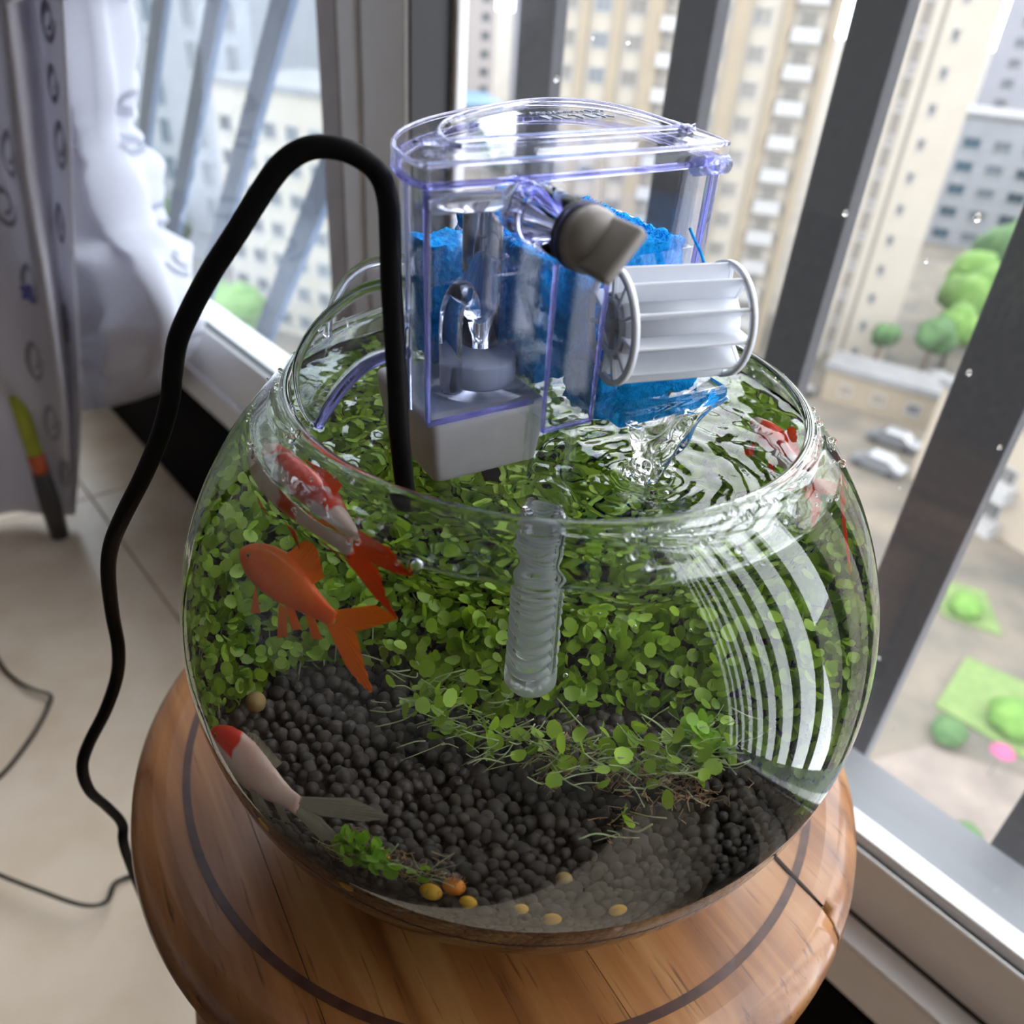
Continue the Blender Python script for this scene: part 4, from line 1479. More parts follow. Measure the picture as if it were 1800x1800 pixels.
def band(Pa, Pb, th):
    def mid(u, v):
        return on(Pa, u).lerp(on(Pb, u), v)

    def nr(u, v):
        a = mid(min(u + .02, 1), v) - mid(max(u - .02, 0), v)
        b = mid(u, min(v + .1, 1)) - mid(u, max(v - .1, 0))
        return a.cross(b).normalized()
    a = grid(lambda u, v: mid(u, v) + nr(u, v) * th / 2, 36, 8)
    b = grid(lambda u, v: mid(u, v) - nr(u, v) * th / 2, 36, 8)
    k = len(a[0])
    F = list(a[1]) + [tuple(reversed([i + k for i in f])) for f in b[1]]
    nu, nv = 36, 8
    edge = [i for i in range(nu)] + [nu + j * (nu + 1) for j in range(nv)] + [nv * (nu + 1) + nu - i for i in range(nu)] + [(nv - j) * (nu + 1) for j in range(nv)]
    for i in range(len(edge)):
        p, q = edge[i], edge[(i + 1) % len(edge)]
        F.append((q, p, p + k, q + k))
    bm = bmesh.new()
    me = data('t', a[0] + b[0], F)
    bm.from_mesh(me)
    bpy.data.meshes.remove(me)
    bmesh.ops.recalc_face_normals(bm, faces=bm.faces)
    return xf(bm_geo(bm), FI)


hook = fp('rim_hook', band(c2, c1, 0.0013), mt_hook, True)
fp('hook_edge', xf(tube(c2, 0.0012, 10), FI), mt_violet, True, hook)
fp('hook_edge', xf(tube(c1, 0.0009, 10), FI), mt_hook, True, hook)
fp('hook_hoop', xf(tube(c0, 0.0011, 10), FI), mt_hook, True, hook)
fp('hook_band', band(c1, c0, 0.0012), mt_clear2, True, hook)

# water falling from the spout into the bowl: part of the water
A0 = FM_ @ Vector((0.0405, -0.0150, 0.0125))
A1 = FM_ @ Vector((0.0718, -0.0150, 0.0135))


def fall(u, v):
    a = 2 * math.pi * u
    t = v
    c = (A0 + A1) * 0.5
    half = (A1 - A0) * 0.5
    k = 1 - t
    wid = 0.84 * k ** 1.0 + 0.15
    cen = c.lerp(Vector((SPL[0], SPL[1], WZ - 0.001)), t)
    cen.z = c.z + (WZ - 0.001 - c.z) * (0.35 * t + 0.65 * t * t)
    th = (0.0024 + 0.0010 * t) * (1 + 0.35 * math.sin(a * 3 + t * 9) + 0.25 * math.sin(a * 5 - t * 14))
    n_ = Vector((0.57, -0.82, 0))
    w = math.cos(a)
    # the sheet gathers into two thick edges and a thin middle
    return cen + half * w * wid + n_ * th * math.sin(a) * (0.55 + 0.9 * abs(w)) + Vector((0, 0, 0.0010 * math.sin(w * 7 + 2) * (1 - t)))


g = grid(fall, 48, 40, closed_u=True)
obj('waterfall', g, mt_stream, water, True)
sp_ = []
for i in range(26):
    a, d = random.uniform(0, 6.28), abs(random.gauss(0, 0.0032)) + 0.001
    r = random.uniform(0.0004, 0.0013)
    x, y = SPL[0] + d * math.cos(a) * 1.3, SPL[1] + d * math.sin(a)
    sp_.append(xf(ico(3), Matrix.Translation((x, y, WZ + 0.0006 + random.uniform(0, 0.0015))) @ Matrix.Diagonal((r, r, r * random.uniform(0.7, 1.6), 1))))
obj('splash', join(*sp_), mt_stream, water, True, kind='stuff')

# ------------------------------------------------------------------ power cord
mt_cord = pbr('black_cord_rubber', (0.003, 0.0027, 0.003), 0.5, (0.005, 0.0045, 0.005), 300, spec=0.15)
CP = [(-0.0286, -0.0440, 0.1440), (-0.0292, -0.0464, 0.1518), (-0.0304, -0.0462, 0.1646), (-0.0308, -0.0449, 0.1719), (-0.0319, -0.0423, 0.1832), (-0.033, -0.0397, 0.194), (-0.0336, -0.0374, 0.2023),
      (-0.0342, -0.0359, 0.2088), (-0.0358, -0.0353, 0.2132), (-0.039, -0.0365, 0.2164), (-0.0436, -0.0374, 0.2179), (-0.0488, -0.038, 0.2174), (-0.0538, -0.0381, 0.2142), (-0.0588, -0.0379, 0.2082),
      (-0.0643, -0.0376, 0.2007), (-0.0712, -0.0364, 0.1918), (-0.0771, -0.0354, 0.1831), (-0.0815, -0.0347, 0.1754), (-0.0852, -0.0324, 0.166), (-0.0876, -0.0312, 0.1588), (-0.0926, -0.0299, 0.1478),
      (-0.1006, -0.0273, 0.1341), (-0.1107, -0.0239, 0.1184), (-0.1192, -0.019, 0.1044), (-0.1258, -0.0139, 0.0894), (-0.1322, -0.0077, 0.0676), (-0.1356, -0.0045, 0.0493), (-0.141, -0.0018, 0.0325),
      (-0.1486, -0.0024, 0.0148), (-0.1578, -0.0046, -0.0026), (-0.1621, -0.0058, -0.0148), (-0.1645, -0.0032, -0.032), (-0.1654, 0.0044, -0.0531), (-0.1649, 0.0086, -0.0703), (-0.1684, 0.0099, -0.0935),
      (-0.185, 0.035, -0.20), (-0.235, 0.11, -0.36), (-0.295, 0.19, -0.446), (-0.318, 0.2080, -0.4525), (-0.3338, 0.2057, -0.4525), (-0.3420, 0.196, -0.450), (-0.3360, 0.174, -0.440), (-0.350, 0.165, -0.433), (-0.390, 0.172, -0.432),
      (-0.435, 0.184, -0.436), (-0.50, 0.205, -0.446), (-0.540, 0.240, -0.4525), (-0.530, 0.278, -0.4525), (-0.5096, 0.2925, -0.4525), (-0.507, 0.345, -0.4525), (-0.5120, 0.388, -0.4500), (-0.5180, 0.400, -0.4480), (-0.535, 0.404, -0.4480),
      (-0.570, 0.420, -0.4525), (-0.6063, 0.446, -0.4525), (-0.68, 0.52, -0.4525), (-0.80, 0.60, -0.4525)]
cord = obj('power_cord', tube(catmull(CP, 7), 0.00222, 14, 0.00170, up=Vector((0, 1, 0))), mt_cord, None, True)
tag(cord, 'flat black power cord rising from the pump, over the rim, down to the floor', 'cord')

# ------------------------------------------------------------------ curtains
mt_cur = pbr('lilac_white_curtain', (0.66, 0.645, 0.705), 0.85, (0.71, 0.695, 0.75), 500, transl=0.32, bump=0.4)
mt_emb = pbr('grey_embroidery', (0.30, 0.30, 0.36), 0.8, (0.36, 0.36, 0.42), 300, transl=0.15)
CC = [(-0.415, 0.448, 0.252), (-0.432, 0.465, 0.212), (-0.47, 0.503, 0.15), (-0.511, 0.545, 0.075), (-0.522, 0.554, -0.005), (-0.551, 0.579, -0.105), (-0.605, 0.628, -0.238), (-0.703, 0.722, -0.44)]
CD = [(-0.359, 0.378, 0.252), (-0.376, 0.395, 0.216), (-0.398, 0.418, 0.163), (-0.424, 0.444, 0.1), (-0.445, 0.467, 0.025), (-0.489, 0.52, -0.077), (-0.549, 0.589, -0.212), (-0.677, 0.727, -0.44)]
CE = [(-0.377, 0.438, 0.254), (-0.393, 0.454, 0.214), (-0.414, 0.476, 0.157), (-0.442, 0.504, 0.088), (-0.476, 0.537, 0.003), (-0.51, 0.57, -0.098), (-0.566, 0.624, -0.232), (-0.671, 0.728, -0.44)]
CF = [(-0.322, 0.381, 0.255), (-0.338, 0.397, 0.219), (-0.361, 0.421, 0.166), (-0.388, 0.447, 0.102), (-0.427, 0.487, 0.021), (-0.468, 0.528, -0.077), (-0.532, 0.593, -0.213), (-0.667, 0.729, -0.44)]


def sh(c, d):
    return [(p[0] + d[0], p[1] + d[1], p[2] + d[2]) for p in c]


COLS = [sh(CC, (-0.24, -0.06, 0)), sh(CC, (-0.17, 0.00, 0)), sh(CC, (-0.11, -0.035, 0)), sh(CC, (-0.05, 0.0, 0)), CC, CD, CE, CF]
COLS = [[(c[0][0] + 0.10, c[0][1] - 0.05, 1.9), (c[0][0] + 0.03, c[0][1] - 0.02, 0.6)] + list(c) for c in COLS]


def cur_fn(cols):
    cs = [catmull(c, 6) for c in cols]
    n = len(cs[0])

    def f(u, v):
        k = min(v, 0.9999) * (n - 1)
        i = int(k)
        pts = [c[i].lerp(c[i + 1], k - i) for c in cs]
        m = catmull(pts, 8)
        k2 = min(max(u, 0), 0.9999) * (len(m) - 1)
        j = int(k2)
        return m[j].lerp(m[j + 1], k2 - j)
    return f


def curtain(label, fn, nu, nv, closed=False):
    g = grid(fn, nu, nv, closed)
    c = obj('curtain', g, mt_cur, None, True)
    tag(c, label, 'curtain', 'curtains at the window')
    m = c.modifiers.new('thickness', 'SOLIDIFY')
    m.thickness = 0.0012
    return c


f1 = cur_fn(COLS)
cur1 = curtain('lilac white curtain hanging straight to the tiles in front of the tucked one', f1, 56, 70)


def scroll(fn, u0, v0, ru, rv, turns, name, parent, off=0.0016, w=0.0035, hand=1):
    P = []
    n = int(26 * turns)
    for i in range(n + 1):
        a = 2 * math.pi * turns * i / n
        k = 1 - 0.62 * i / n
        P.append((u0 + ru * k * math.cos(a * hand), v0 + rv * k * math.sin(a)))
    V, F = [], []
    for i, (u, v) in enumerate(P):
        p = Vector(fn(u, v))
        du = Vector(fn(min(u + .01, .999), v)) - Vector(fn(max(u - .01, 0.001), v))
        dv = Vector(fn(u, min(v + .01, .999))) - Vector(fn(u, max(v - .01, .001)))
        nr = du.cross(dv).normalized()
        if nr.dot(Vector((0, -0.195, 0.245)) - p) < 0:
            nr = -nr
        q = Vector(fn(*P[min(i + 1, n)])) - Vector(fn(*P[max(i - 1, 0)]))
        s = q.cross(nr).normalized()
        ww = w * (0.4 + 0.6 * math.sin(math.pi * min(1, (i + 2) / (n + 2))))
        p = p + nr * off
        V += [tuple(p - s * ww), tuple(p + nr * 0.0004), tuple(p + s * ww)]
    for i in range(n):
        a, b = i * 3, i * 3 + 3
        F += [(a, a + 1, b + 1, b), (a + 1, a + 2, b + 2, b + 1)]
    return obj(name, (V, F), mt_emb, parent, True)


for u0, v0, ru, rv, t, h in ((0.93, 0.36, 0.035, 0.030, 1.3, 1), (0.93, 0.44, 0.03, 0.028, 1.2, -1), (0.95, 0.52, 0.035, 0.035, 1.4, 1), (0.62, 0.53, 0.05, 0.035, 1.4, 1), (0.55, 0.60, 0.05, 0.03, 1.3, -1),
                             (0.60, 0.70, 0.05, 0.03, 1.4, 1), (0.57, 0.80, 0.04, 0.03, 1.3, -1), (0.63, 0.88, 0.05, 0.025, 1.3, 1), (0.70, 0.94, 0.04, 0.02, 1.2, -1), (0.92, 0.62, 0.03, 0.03, 1.2, -1), (0.90, 0.75, 0.03, 0.03, 1.2, 1)):
    scroll(f1, u0, v0, ru, rv, t, 'scroll_embroidery', cur1, hand=h)
mt_flower = pbr('blue_violet_flower', (0.10, 0.12, 0.45), 0.8, (0.22, 0.22, 0.60), 200)
mt_gold = pbr('ochre_leaf_print', (0.30, 0.20, 0.06), 0.8)
fc = Vector(f1(0.58, 0.715)) + Vector((0.009, -0.013, 0.005))
for k in range(5):
    a = 2 * math.pi * k / 5
    g = leaf_geo(10, 0.0055, 0.004, 0.002)
    obj('flower_petal', xf(g, Matrix.Translation(fc + Vector((math.cos(a) * 0.0045, -0.001, math.sin(a) * 0.0045))) @ Matrix.Rotation(math.pi / 2, 4, 'X') @ Matrix.Rotation(a, 4, 'Z')), mt_flower, cur1, True)
for k in range(3):
    g = leaf_geo(10, 0.007, 0.003, 0.002)
    obj('flower_leaf', xf(g, Matrix.Translation(fc + Vector((0.014, -0.001, 0.004 - 0.006 * k))) @ Matrix.Rotation(math.pi / 2, 4, 'X') @ Matrix.Rotation(-0.5 * (k - 1), 4, 'Z')), mt_gold, cur1, True)

LR = [((-0.49, 0.665, 0.259), (-0.41, 0.584, 0.26)), ((-0.516, 0.691, 0.205), (-0.425, 0.599, 0.212)), ((-0.54, 0.715, 0.127), (-0.446, 0.62, 0.142)), ((-0.551, 0.727, 0.081), (-0.463, 0.637, 0.1)), ((-0.563, 0.739, 0.037), (-0.448, 0.622, 0.067)),
      ((-0.596, 0.772, -0.037), (-0.45, 0.624, 0.011)), ((-0.615, 0.79, -0.078), (-0.402, 0.576, -0.001)), ((-0.656, 0.832, -0.171), (-0.379, 0.553, -0.049)), ((-0.684, 0.86, -0.243), (-0.402, 0.576, -0.102)),
      ((-0.709, 0.885, -0.311), (-0.471, 0.645, -0.179)), ((-0.705, 0.881, -0.343), (-0.555, 0.731, -0.255))]
La = catmull([(-0.44, 0.61, 1.9), (-0.46, 0.63, 0.7)] + [a for a, b in LR], 7)
Lb = catmull([(-0.32, 0.49, 1.9), (-0.36, 0.53, 0.7)] + [b for a, b in LR], 7)


def f2(u, v):
    p, q = on(La, v), on(Lb, v)
    c = (p + q) * 0.5
    h = (q - p) * 0.5
    a = 2 * math.pi * u
    w = h.length
    n_ = Vector((0.70, 0.71, 0)) * min(0.055, w * 0.6)
    k = 1 + 0.17 * math.sin(a * 9 + v * 9) + 0.07 * math.sin(a * 5 - v * 26) + 0.14 * noise.noise((math.cos(a) * 2.2, math.sin(a) * 2.2, v * 34)) * min(1, v * 2.2)
    e = 1.0
    if v > 0.95:
        e = math.sqrt(max(0.02, 1 - ((v - 0.95) / 0.05) ** 2))
    return c + h * math.cos(a) * (0.95 + 0.05 * k) * e - n_ * math.sin(a) * (0.4 + 0.6 * k) * k * e


cur2 = curtain('lilac white curtain gathered into a puffed bundle beside the window frame', f2, 160, 90, True)
for u0, v0 in ((0.86, 0.36), (0.90, 0.45), (0.84, 0.57), (0.90, 0.68), (0.82, 0.76), (0.93, 0.82)):
    scroll(lambda u, v: f2(u % 1.0, v), u0, v0, 0.06, 0.025, 1.5, 'scroll_embroidery', cur2)

# slim stick leaning on the curtain
mt_lime = pbr('lime_paint', (0.36, 0.42, 0.03), 0.5, (0.42, 0.48, 0.05), 60)
mt_orp = pbr('orange_red_paint', (0.55, 0.10, 0.03), 0.5)
mt_dk = pbr('dark_grey_grip', (0.045, 0.042, 0.045), 0.6)
sk = empty('stick', 'slim lime green stick with orange band and dark foot leaning on the curtain', 'stick', (-0.690, 0.715, FLOOR))
sk_off = Vector((0.014, -0.018, 0))
sA, sB, sC, sD = Vector((-0.690, 0.715, FLOOR + 0.002)), Vector((-0.592, 0.597, -0.299)), Vector((-0.589, 0.594, -0.276)), Vector((-0.671, 0.677, -0.184))
sB = sA.lerp(Vector((-0.634, 0.640, -0.297)), 1.0)
sC = Vector((-0.630, 0.634, -0.270))
sD = Vector((-0.640, 0.640, -0.110))
sA, sB, sC, sD = sA + sk_off, sB + sk_off, sC + sk_off, sD + sk_off
part(sk, 'grip', tube([sA, sA.lerp(sB, 0.5), sB], [0.012, 0.013, 0.010], 12), mt_dk, True)
part(sk, 'band', tube([sB, sC], [0.010, 0.0095], 12), mt_orp, True)
part(sk, 'rod', tube([sC, sC.lerp(sD, 0.5), sD], [0.0095, 0.0085, 0.006], 12), mt_lime, True)

# ------------------------------------------------------------------ outdoors, thirty metres below
G_ = -32.0
mt_ground = pbr('pale_paved_ground', (0.125, 0.105, 0.080), 0.9, (0.055, 0.052, 0.045), 0.22, detail=8)
obj('ground', ([(-900, 12, G_), (900, 12, G_), (900, 1600, G_), (-900, 1600, G_)], [(0, 1, 2, 3)]), mt_ground, kind='structure')
mt_cream = pbr('cream_render', (0.235, 0.204, 0.159), 0.9, (0.220, 0.189, 0.148), 0.4)
mt_cream2 = pbr('pale_cream_render', (0.250, 0.227, 0.189), 0.9, (0.235, 0.212, 0.175), 0.4)
mt_tan = pbr('tan_pilaster', (0.182, 0.152, 0.106), 0.9, (0.166, 0.136, 0.098), 0.4)
mt_whiteb = pbr('white_render', (0.180, 0.189, 0.205), 0.9, (0.156, 0.164, 0.180), 0.3)
mt_grb = pbr('grey_lilac_render', (0.189, 0.189, 0.209), 0.9, (0.166, 0.171, 0.197), 0.3)
mt_win = pbr('window_glass_dark', (0.061, 0.075, 0.088), 0.15, (0.098, 0.110, 0.118), 0.8, rand=0.4)
mt_winb = pbr('blue_window_glass', (0.027, 0.095, 0.159), 0.2, (0.038, 0.114, 0.175), 0.5, rand=0.2)
mt_wfr = pbr('white_window_frame', (0.235, 0.235, 0.235), 0.6)
mt_roof = pbr('grey_roof', (0.106, 0.106, 0.110), 0.8, (0.136, 0.136, 0.140), 0.5)
mt_blroof = pbr('blue_roof', (0.075, 0.144, 0.220), 0.6)
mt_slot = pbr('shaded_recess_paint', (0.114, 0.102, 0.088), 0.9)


def win_me(w, h, m):
    a = box((0, 0.06, h / 2), (w, 0.10, h), 0)
    fr = [box((0, -0.04, 0.05), (w + .16, 0.16, 0.12)), box((0, -0.02, h - .05), (w + .1, 0.12, 0.10)), box((-w / 2, -0.02, h / 2), (0.10, 0.12, h)), box((w / 2, -0.02, h / 2), (0.10, 0.12, h)), box((0, -0.02, h / 2), (0.06, 0.08, h))]
    gg = join(a, *fr)
    return data('window', gg[0], gg[1], None, False, [m, mt_wfr], [0] * 6 + [1] * 30)


def building(name, label, p0, p1, depth, z1, mat, cols, fl_h=3.0, wm=None, pil=None, balc=None, wsz=(1.5, 1.5), group=None, z0=G_, roofm=None, wins=True):
    p0, p1 = Vector((p0[0], p0[1], 0)), Vector((p1[0], p1[1], 0))
    a = (p1 - p0)
    L = a.length
    a.normalize()
    n = Vector((a.y, -a.x, 0))                       # towards the viewer
    c = (p0 + p1) * 0.5 - n * depth * 0.5
    t = empty(name, label, 'building', (c.x, c.y, z0), group)
    H = z1 - z0
    ax = (a, -n, Z_)
    part(t, 'wall', box((c.x, c.y, z0 + H / 2), (L, depth, H), 0, 1, ax), mat)
    part(t, 'roof', box((c.x, c.y, z1 + 0.3), (L + .6, depth + .6, 0.6), 0, 1, ax), roofm or mt_roof)
    me = win_me(wsz[0], wsz[1], wm or mt_win)
    R = Matrix(((a.x, -n.x, 0, 0), (a.y, -n.y, 0, 0), (0, 0, 1, 0), (0, 0, 0, 1)))
    nf = int(H / fl_h)
    bme = None
    if balc:
        gb = join(box((0, -0.6, 0.55), (2.6, 1.2, 1.1)), box((0, -0.6, 0.0), (2.8, 1.3, 0.16)))
        bme = data('balcony', gb[0], gb[1], mt_wfr)
    for ci, u in enumerate(cols):
        for f in range(nf):
            zz = z0 + f * fl_h + 0.9
            p = p0 + a * (u * L) + n * 0.01
            if zz > 14 or not wins:
                continue
            o = link(bpy.data.objects.new('window', me))
            o.parent = t
            o.matrix_local = Matrix.Translation((p.x - c.x, p.y - c.y, zz - z0)) @ R
            if balc and ci in balc:
                o = link(bpy.data.objects.new('balcony', bme))
                o.parent = t
                o.matrix_local = Matrix.Translation((p.x - c.x, p.y - c.y, zz - 0.9 - z0)) @ R
    for u, w, d in (pil or []):
        p = p0 + a * (u * L) + n * d / 2
        part(t, 'pilaster', box((p.x, p.y, z0 + H / 2), (w, d, H), 0, 1, ax), mt_tan)
    return t, p0, a, n, L


building('apartment_tower', 'cream apartment tower with window columns and tan pilasters behind the filter', (-3.7, 90.7), (22.9, 86.7), 16, 20, mt_cream2, (0.08, 0.2, 0.32, 0.46, 0.61, 0.75, 0.90), balc=(3, 6), wm=mt_win,
         pil=((0.02, 1.2, 0.9), (0.14, 0.8, 0.6), (0.26, 0.9, 0.6), (0.39, 1.5, 0.9), (0.535, 1.5, 0.9), (0.68, 1.4, 0.9), (0.83, 0.9, 0.6), (0.985, 0.8, 0.8)))
tb, p0, a_, n_, L_ = building('plain_tower', 'plain cream tower side wall with one painted shade strip right of it', (27.6, 87.9), (36.0, 85.0), 16, 20, mt_cream2, (0.34, 0.66), wsz=(0.6, 1.1))
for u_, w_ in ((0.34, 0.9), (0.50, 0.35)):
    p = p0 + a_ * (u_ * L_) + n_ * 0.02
    part(tb, 'recess_shade', box((p.x, p.y, -6), (w_, 0.08, 52), 0, 1, (a_, -n_, Z_)), mt_slot)  # dark strips that carry the shade of wall recesses as colour
tb['label'] = 'plain cream tower with a painted dark shade strip beside the window bar'
building('white_block', 'white block with tall blue windows seen through the hazy pane', (-62.3, 106.5), (-36.0, 98.5), 14, 18, mt_whiteb, (0.1, 0.3, 0.5, 0.7, 0.9), fl_h=4.2, wm=mt_winb, wsz=(1.6, 3.0))
building('cream_block', 'cream block with small windows between the slats and the window frame', (-34.4, 82.2), (-22.0, 77.0), 14, -9, mt_cream2, (0.1, 0.3, 0.5, 0.7, 0.9))
building('far_block', 'far pale pink block behind the window frame post', (-46, 222), (-22, 232), 20, 22, pbr('pink_render', (0.227, 0.204, 0.197), 0.9), (0.15, 0.4, 0.65, 0.9), fl_h=4, wsz=(2.2, 2))
building('blue_roof_hall', 'low hall with a blue roof far below the window frame post', (-36, 190), (-16, 196), 24, -22, mt_whiteb, (0.2, 0.5, 0.8), roofm=mt_blroof)
building('far_office', 'far grey office block left of the cream tower', (-20, 262), (4, 256), 20, 20, mt_grb, (0.15, 0.4, 0.65, 0.9), fl_h=4, wsz=(2.2, 2))
building('far_slab', 'far white slab left of the white block behind the slats', (-130, 190), (-72, 168), 18, 18, mt_whiteb, (0.1, 0.25, 0.4, 0.55, 0.7, 0.85), fl_h=4, wm=mt_winb, wsz=(2.4, 2.4))
building('clinic', 'long white blue block beyond the green trees at right', (58, 152), (110, 128), 16, -12, mt_whiteb, (0.06, 0.14, 0.22, 0.3, 0.38, 0.46, 0.54, 0.62, 0.7, 0.78, 0.86, 0.94), wm=mt_winb, fl_h=3.6, wsz=(2.6, 1.8))
building('grey_tower', 'far grey lilac tower at the upper right edge behind the clinic', (92, 215), (150, 190), 18, 26, mt_grb, (0.08, 0.2, 0.32, 0.44, 0.56, 0.68, 0.8, 0.92), fl_h=4, wsz=(2.6, 2))
building('cream_terrace', 'cream terrace with white window ledges right of the last bar', (31.0, 60.5), (42.5, 38.0), 10, -23.5, mt_cream, (0.1, 0.3, 0.5, 0.7, 0.9), balc=(1, 3), wsz=(1.6, 1.4))
building('added_cream_slab', 'cream slab added out of view at right to dim the bowl reflection', (62, 70), (74, 20), 14, 22, mt_cream2, (0.05, 0.15, 0.25, 0.35, 0.45, 0.55, 0.65, 0.75, 0.85, 0.95), wins=False, pil=((0.1, 1.5, 0.9), (0.3, 1.5, 0.9), (0.5, 1.5, 0.9), (0.7, 1.5, 0.9), (0.9, 1.5, 0.9)))  # unseen slab put in to tone down the bright reflection on the bowl
building('gatehouse', 'low gatehouse with a grey roof at the foot of the plain tower', (27.2, 75.6), (36.5, 70.5), 4, -28.8, mt_tan, (0.2, 0.5, 0.8), wsz=(1.2, 1.2), fl_h=3.1)

mt_tree = [pbr('bright_tree_leaves', (0.085, 0.19, 0.03), 0.8, (0.14, 0.26, 0.05), 0.9, transl=0.3), pbr('deep_tree_leaves', (0.04, 0.10, 0.03), 0.8, (0.075, 0.15, 0.05), 0.9, transl=0.3)]
mt_trunk = pbr('tree_bark', (0.074, 0.051, 0.037), 0.9)


def tree(label, x, y, h, r, m):
    t = empty('tree', label, 'tree', (x, y, G_), 'courtyard trees')
    bl = []
    rr = random.Random(int(x * 7 + y * 13))
    for i in range(9):
        q = Vector((rr.uniform(-1, 1), rr.uniform(-1, 1), rr.uniform(-0.6, 0.9))) * r * 0.55
        s = r * rr.uniform(0.45, 0.7)
        g = ico(3)
        bl.append(([(p[0] * s * (1 + .25 * noise.noise(Vector(p) * 3 + q)) + q.x, p[1] * s * (1 + .25 * noise.noise(Vector(p) * 3 + q)) + q.y, p[2] * s * (1 + .25 * noise.noise(Vector(p) * 3 + q)) + q.z + h - r * 0.7) for p in g[0]], g[1]))
    obj('crown', join(*bl), mt_tree[m], t, True)
    obj('trunk', tube([(0, 0, 0), (0, 0, h * 0.5), (0.2, 0, h - r)], [0.28, 0.2, 0.12], 8), mt_trunk, t, True)
    return t


for lb, x, y, h, r, m in (('bright green tree between the plain tower and last bar', 50, 97, 9, 5.0, 0), ('dark green tree behind the bright tree at right', 57, 108, 11, 5.2, 1), ('tall green tree in front of the clinic', 66, 117, 10, 5, 0),
                          ('lime green round tree right of the plain tower base', 43.6, 87.5, 6.5, 2.6, 0), ('dark green tree at the right edge of the plain tower base', 38.6, 81.0, 7, 1.9, 1), ('small dark tree against the plain tower wall', 34.2, 82.6, 5.5, 1.4, 1), ('slim tree at the gap left of the plain tower', 26.6, 83.0, 6, 1.5, 1),
                          ('green tree far below beside the blue roofed hall', -14, 176, 9, 5, 1), ('green tree below the cream block at left', -30, 70, 8, 3.5, 0), ('round green tree far out beside the clinic end', 86, 128, 9, 5, 1),
                          ('dark green tree at the foot of the white block', -50, 95, 8, 4, 1)):
    tree(lb, x, y, h, r, m)
mt_grass = pbr('lawn_grass', (0.075, 0.12, 0.035), 0.9, (0.11, 0.16, 0.05), 1.5)
mt_path = pbr('pinkish_paving', (0.150, 0.125, 0.108), 0.9, (0.10, 0.085, 0.075), 0.5)


def patch(name, label, cat, pts, h, mat, group=None):
    o = obj(name, prism(pts, G_, G_ + h), mat)
    return tag(o, label, cat, group)


patch('lawn', 'green lawn patch at the far right under the last bar', 'lawn', [(23.5, 33.5), (28, 29.5), (33, 34), (27, 38)], 0.2, mt_grass, 'courtyard lawns')
patch('lawn', 'green lawn strip at the lower right corner beyond the sill', 'lawn', [(20.8, 19.5), (23.2, 18.6), (24.2, 21.4), (21.6, 22.4)], 0.2, mt_grass, 'courtyard lawns')
patch('lawn', 'narrow lawn strip by the cream terrace foot', 'lawn', [(27.0, 42), (30.2, 40.5), (31, 45), (28, 46)], 0.2, mt_grass, 'courtyard lawns')
patch('path', 'pale pink paved path beyond the window sill at right', 'path', [(16.5, 23.5), (25, 22.9), (28, 28.5), (22, 30.5), (18.5, 29)], 0.1, mt_path)


def shrub(label, x, y, r, m):
    g = ico(3)
    q = Vector((x, y, 0))
    v = [(p[0] * r * (1 + .3 * noise.noise(Vector(p) * 2.5 + q)), p[1] * r * (1 + .3 * noise.noise(Vector(p) * 2.5 + q)), max(0, p[2] * r * 0.8 + r * 0.5)) for p in g[0]]
    o = obj('shrub', (v, g[1]), mt_tree[m], None, True)
    o.location = (x, y, G_ + 0.22)
    tag(o, label, 'shrub', 'courtyard shrubs')


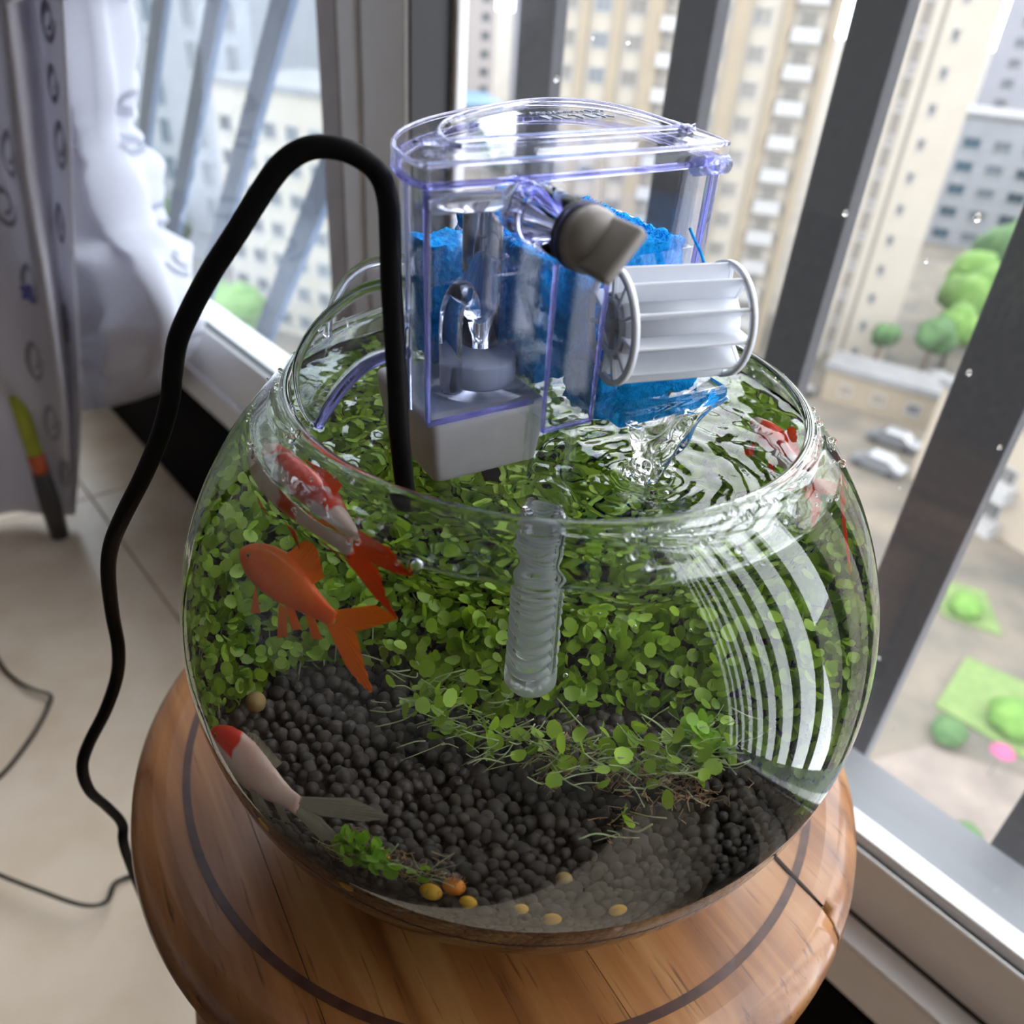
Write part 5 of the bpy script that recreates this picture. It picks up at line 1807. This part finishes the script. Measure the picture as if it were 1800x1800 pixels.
for lb, x, y, r, m in (('dark shrub left of the lawn at far right', 23.2, 31.1, 0.9, 1), ('bright shrub on the lawn at far right', 27.2, 32.4, 1.3, 0), ('shrub at the corner of the cream terrace', 28.5, 42.4, 1.0, 0),
                       ('small green shrub near the lower right corner', 19.4, 20.3, 0.55, 0), ('dark shrub by the path edge', 21.6, 24.6, 0.7, 1)):
    shrub(lb, x, y, r, m)
mt_carw = pbr('white_car_paint', (0.265, 0.265, 0.273), 0.3, coat=0.5)
mt_carg = pbr('grey_car_paint', (0.075, 0.080, 0.088), 0.3, coat=0.5)
mt_tyre = pbr('car_tyre', (0.007, 0.007, 0.007), 0.8)


def car(label, x, y, rz, m, s=1.0):
    t = empty('car', label, 'car', (x, y, G_), 'parked cars')
    t.rotation_euler = (0, 0, rz)
    pr = [(-2.2, 0.35), (-2.25, 0.8), (-1.5, 0.95), (-0.9, 1.42), (0.7, 1.45), (1.35, 0.98), (2.15, 0.82), (2.25, 0.4)]
    n = len(pr)
    V = [(p[0] * s, -0.85 * s, p[1] * s) for p in pr] + [(p[0] * s, 0.85 * s, p[1] * s) for p in pr]
    F = [(i, (i + 1) % n, n + (i + 1) % n, n + i) for i in range(n)] + [tuple(range(n)), tuple(reversed(range(n, 2 * n)))]
    obj('car_body', (V, F), m, t)
    obj('windscreen', box((1.02 * s, 0, 1.24 * s), (0.62 * s, 1.4 * s, 0.06), 0, 1, (Vector((0.81, 0, -0.58)), Vector((0, 1, 0)), Vector((0.58, 0, 0.81)))), mt_win, t)
    for wx in (-1.35, 1.4):
        for wy in (-0.8, 0.8):
            obj('wheel', tube([(wx * s, (wy - .12) * s, 0.33 * s), (wx * s, (wy + .12) * s, 0.33 * s)], 0.33 * s, 14), mt_tyre, t)


car('white van like car left of the gatehouse', 24.2, 75.8, 0.5, mt_carw, 1.1)
car('white car parked right of the gatehouse', 41.0, 82.0, 1.9, mt_carw)
car('grey car parked in front of the gatehouse', 31.5, 66.5, 2.5, mt_carg)
car('second grey car, nearer the terrace than the first', 28.6, 61.5, 2.5, mt_carg)
um = empty('parasol', 'small pink parasol on the path far below the window', 'parasol', (24.6, 28.9, G_ + 0.12))
obj('parasol_canopy', lathe([(0.62, 1.75), (0.45, 1.95), (0.2, 2.08), (0.02, 2.12)], 10), pbr('pink_cloth', (0.227, 0.045, 0.106), 0.8), um)
obj('parasol_pole', tube([(0, 0, 0), (0, 0, 2.1)], 0.03, 6), mt_carg, um)
